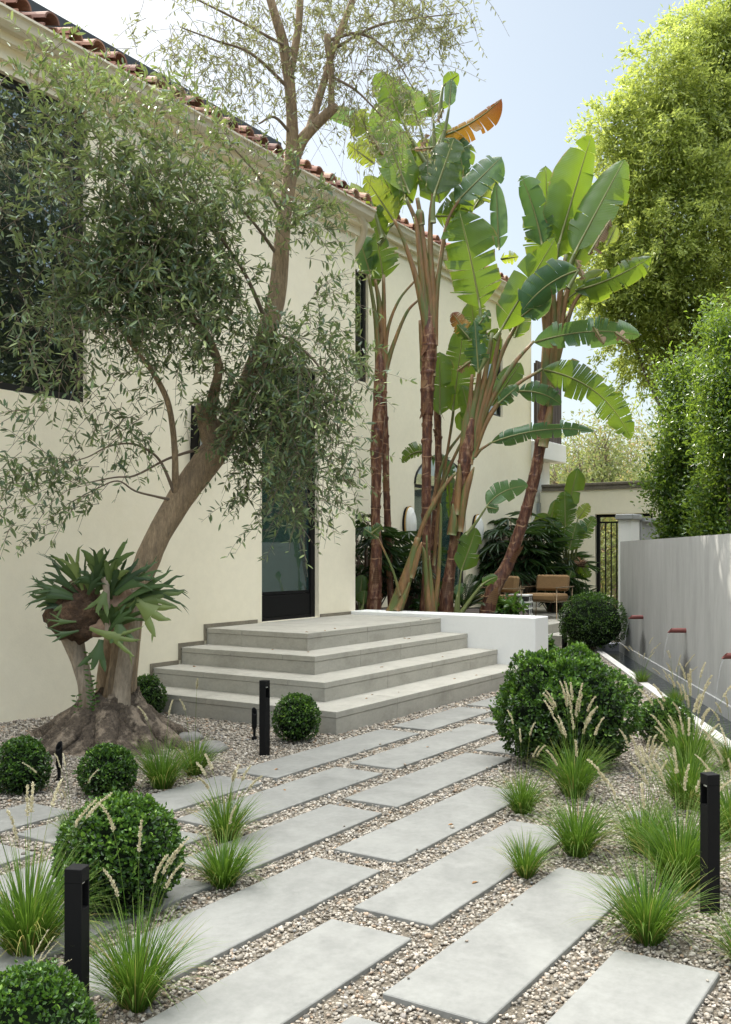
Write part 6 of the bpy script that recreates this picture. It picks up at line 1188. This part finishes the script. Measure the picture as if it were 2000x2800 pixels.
far(1500, 45, 8.5, 7, 'dim grey green tree far behind the right hand tree', 7000, wd_=3.0, ls=.22, tint0=.5)
far(1210, 44, 6.5, 8, 'distant tree behind the balcony', 6000, wd_=2.6, ls=.22, tint0=.5)
# trees across the garden, outside the frame, that the glass reflects
for i, (x, y, h, s_) in enumerate([(10.0, -5.0, 13, 51), (15.5, -4.0, 13, 52), (6.0, -6.5, 13, 53), (20.5, -3.0, 9.5, 54), (12.8, -6.5, 14, 55)]):
    rg = np.random.default_rng(s_); base = np.array([x, y, 0.0]); bl = [(base+np.array([rg.normal(0, 1.4), rg.normal(0, 1.0), h*rg.uniform(.15, .95)]), (1.5, 1.3, 1.4)) for k in range(20)]
    big_tree(base, h, bl, 16000, .26, s_, ['bushy garden tree opposite the door, seen only in reflections', 'bushy garden tree beyond the fountain wall, seen only in reflections', 'bushy garden tree behind the camera, seen only in reflections', 'bushy garden tree past the hedge, seen only in reflections', 'bushy garden tree between two others across the garden, seen only in reflections'][i], mat='darktree', hang=.05, asp=.4, tr=.2)
# ================================================================== FURNITURE
def chair(c, rz, lab, s_=1.0):
    t = thing('lounge_chair', c, lab, 'chair', 'tan lounge chairs on the terrace'); t.rotation_euler.z = rz
    w_, d_ = .33, .34
    def P(f, nm, mt, sm=False, par=None):
        b = MB(); f(b); return b.build(nm, M[mt], par or t, origin=(0, 0, 0), smooth=sm)
    def cushion(b, x0, x1, y0, y1, z0, z1, tilt=0.0, pz=0.0):
        n0 = len(b.v); b.rbox(x0, x1, y0, y1, z0, z1, .035)
        if tilt:
            for V in b.v[n0:]:
                yy, zz = V[:, 1].copy()-y0, V[:, 2].copy()-pz; V[:, 1] = y0+yy*math.cos(tilt)-zz*math.sin(tilt)*-1; V[:, 2] = pz+zz*math.cos(tilt)-yy*math.sin(tilt)
    P(lambda b: cushion(b, -w_, w_, -d_, d_*.9, .32, .45), 'seat', 'fabric'); P(lambda b: cushion(b, -w_*.98, w_*.98, d_*.72, d_*.72+.12, .50, .80, .16, .5), 'backrest', 'fabric')
    for sx in (-1, 1):
        x = sx*(w_+.03)
        P(lambda b: b.tube([(x, -d_+.02, 0), (x, -d_+.02, .56)], .010, 8), 'leg', 'brass', True); P(lambda b: b.tube([(x, d_+.02, 0), (x, d_+.06, .56)], .010, 8), 'leg', 'brass', True)
        P(lambda b: b.rbox(x-.018, x+.018, -d_-.03, d_+.12, .561, .580, .004), 'armrest', 'brass')
    def frame(b):
        b.tube([(-w_-.03, -d_+.02, .31), (w_+.03, -d_+.02, .31)], .010, 8); b.tube([(-w_-.03, d_+.03, .31), (w_+.03, d_+.03, .31)], .010, 8)
        for sx in (-1, 1): b.tube([(sx*(w_+.03), -d_+.02, .31), (sx*(w_+.03), d_+.03, .31)], .010, 8)
        for sx in (-.6, .6): b.tube([(sx*w_, d_+.02, .31), (sx*w_, d_+.15, .62)], .008, 6)
    P(frame, 'seat_frame', 'brass', True); return t
c = gnd(1300+462*.431, 1350+792*.431, .30); cz = np.array([c[0], c[1], .301]); RZ = math.atan2((-RGT*.55-FWD*.8)[1], (-RGT*.55-FWD*.8)[0])+PI/2
chair(cz+FWD*.25, RZ, 'tan upholstered lounge chair with thin bronze arms on the terrace')
c2 = dep(1345, 1690, 17.6); chair(np.array([c2[0], c2[1], .301]), RZ-.5, 'tan lounge chair mostly hidden behind the leaning stem')
c = dep(1300+280*.431, 1350+700*.431, 17.7); t = thing('side_table', (c[0], c[1], .301), 'cube side table woven in black and white bands', 'side table'); t.rotation_euler.z = RZ+.2
b = MB(); w_ = .20; b.rbox(-w_, w_, -w_, w_, .43, .455, .006); b.build('table_top', M['whiteweave'], t, origin=(0, 0, 0))
b = MB()
for i in range(7):
    z = .02+i*.058; b.box(-w_, w_, -w_, w_, z, z+.028, 0 if i % 2 else 1); b.box(-w_+.004, w_-.004, -w_+.004, w_-.004, z+.0281, z+.0579, 1)
for sx in (-1, 1): b.box(sx*.06-.012, sx*.06+.012, -w_-.003, w_+.003, .01, .42, 0); b.box(-w_-.003, w_+.003, sx*.06-.012, sx*.06+.012, .012, .418, 0)
b.build('woven_body', [M['whiteweave'], M['wire']], t, origin=(0, 0, 0))
# ================================================================== LITTER AND STONES
rg = np.random.default_rng(77)
for i in range(26):
    k = i % 4
    if i < 18:
        z = (k+1)*R_+.002; x = rg.uniform(SX[k]+.05, 10.4); y = rg.uniform(SY[k]+.03, SY[k]+.33) if rg.random() < .6 or k == 3 else rg.uniform(SY[k], 7.0)
        if k < 3 and not (y < SY[k+1]-.03): x = rg.uniform(SX[k]+.04, SX[k+1]-.04)
        lab = 'small dry brown leaf lying on the grey steps'; gr = 'dry leaves on the steps'
    else:
        r_, x0, x1, _ = SL[[4, 6, 14, 18, 19, 13, 17, 3][i-18]]; x = rg.uniform(x0+.1, x1-.1); y = rg.uniform(ROW[r_][0]+.05, ROW[r_][1]-.05); z = .002; lab = 'small dry leaf or twig lying on the path slabs'; gr = 'dry leaves on the slabs'
    b = MB(); a = rg.uniform(0, 6.28); b.leaves([(0, 0, 0)], np.array([[math.cos(a), math.sin(a), 0]]), np.array([[0, 0, 1.0]]), .05*rg.uniform(.6, 1.3), .018, .5, fold=.3); o = b.build('fallen_leaf', M['dry'], origin=(0, 0, 0)); o.location = (x, y, z); tag(o, lab, 'leaf', gr)
for (u, v, r, lab) in ((418, 1640, .12, 'flat grey rock against the olive roots on their right'), (470, 1662, .13, 'low brownish rock beside the olive roots'), (1740, 2232, .06, 'dark grey stone in the gravel between the grasses on the right')):
    c = gnd(u*K if u < 1500 else u, v*K if u < 1500 else v, 0) if u < 1500 else gnd(u, v, 0); u_, v_ = np.meshgrid(np.linspace(0, 2*PI, 20, endpoint=False), np.linspace(-PI/2, PI/2, 12)); d = np.stack([np.cos(u_)*np.cos(v_), np.sin(u_)*np.cos(v_), np.sin(v_)*.42], -1).reshape(-1, 3)
    idx = np.arange(240).reshape(12, 20); nx = np.roll(idx, -1, 1); b = MB(); b.add(d*(r*(1+.3*nz(d, 2.2, u)))[:, None], np.stack([idx[:-1], nx[:-1], nx[1:], idx[1:]], -1).reshape(-1, 4)); o = b.build('rock', M['rock'], origin=(0, 0, 0), smooth=True); o.location = c; tag(o, lab, 'rock')
# ================================================================== CAMERA, LIGHT, RENDER
cam = bpy.data.cameras.new('camera'); co = bpy.data.objects.new('camera', cam); COL.objects.link(co); SC.camera = co
co.location = (0, 0, HC); co.rotation_euler = (PI/2, 0, TH-PI/2)
cam.sensor_fit = 'VERTICAL'; cam.sensor_height = 36; cam.lens = FPX/2800*36; cam.shift_y = (V0-1400)/2800; cam.clip_end = 2000; cam.clip_start = .05
SUN_AZ, SUN_EL = math.radians(SUN[0]), math.radians(SUN[1])
sd = Vector((math.cos(SUN_AZ)*math.cos(SUN_EL), math.sin(SUN_AZ)*math.cos(SUN_EL), math.sin(SUN_EL)))
sl = bpy.data.lights.new('sun', 'SUN'); so = bpy.data.objects.new('sun', sl); COL.objects.link(so); so.rotation_euler = sd.to_track_quat('Z', 'Y').to_euler()
sl.energy = SUN[2]; sl.angle = math.radians(.5); sl.color = (1, .93, .80)
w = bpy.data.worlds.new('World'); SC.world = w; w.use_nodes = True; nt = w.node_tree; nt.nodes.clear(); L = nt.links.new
sk = nd(nt, 'TexSky'); sk.sky_type = 'NISHITA'; sk.sun_disc = False; sk.sun_elevation = SUN_EL; sk.sun_rotation = PI/2-SUN_AZ; sk.air_density = 1.0; sk.dust_density = 2.2; sk.ozone_density = 1.0
gm = nd(nt, 'Gamma', _Gamma=SKY[3]); L(sk.outputs[0], gm.inputs[0])
hs_ = nd(nt, 'HueSaturation', _Saturation=SKY[1]); L(gm.outputs[0], hs_.inputs['Color'])
mx = nd(nt, 'Mix', data_type='RGBA', blend_type='MULTIPLY'); mx.inputs[0].default_value = 1; L(hs_.outputs[0], mx.inputs[6]); mx.inputs[7].default_value = (*SKY[2], 1)
# added fill: sky above the view brightened and neutralised to lift the shaded courtyard
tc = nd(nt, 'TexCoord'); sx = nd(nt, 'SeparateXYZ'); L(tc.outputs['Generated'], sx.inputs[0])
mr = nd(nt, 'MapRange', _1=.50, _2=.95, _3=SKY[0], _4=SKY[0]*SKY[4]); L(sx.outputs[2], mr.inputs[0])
m2 = nd(nt, 'MapRange', _1=.50, _2=.75, _3=0.0, _4=.8); L(sx.outputs[2], m2.inputs[0])
bw = nd(nt, 'RGBToBW'); L(mx.outputs[2], bw.inputs[0]); wm = nd(nt, 'Mix', data_type='RGBA', blend_type='MULTIPLY'); wm.inputs[0].default_value = 1; L(bw.outputs[0], wm.inputs[6]); wm.inputs[7].default_value = (1.03, 1.0, .93, 1)
mw = nd(nt, 'Mix', data_type='RGBA'); L(m2.outputs[0], mw.inputs[0]); L(mx.outputs[2], mw.inputs[6]); L(wm.outputs[2], mw.inputs[7])
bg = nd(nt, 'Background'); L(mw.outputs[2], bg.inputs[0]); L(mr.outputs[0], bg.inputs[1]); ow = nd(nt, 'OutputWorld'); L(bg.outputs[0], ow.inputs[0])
SC.view_settings.view_transform = 'Standard'; SC.view_settings.look = 'None'; SC.view_settings.exposure = 0; SC.view_settings.gamma = 1
cy = SC.cycles; cy.use_denoising = True; cy.denoiser = 'OPENIMAGEDENOISE'; cy.max_bounces = 7; cy.diffuse_bounces = 4; cy.glossy_bounces = 3; cy.transmission_bounces = 4; cy.transparent_max_bounces = 8
cy.caustics_reflective = False; cy.caustics_refractive = False; cy.sample_clamp_indirect = 6
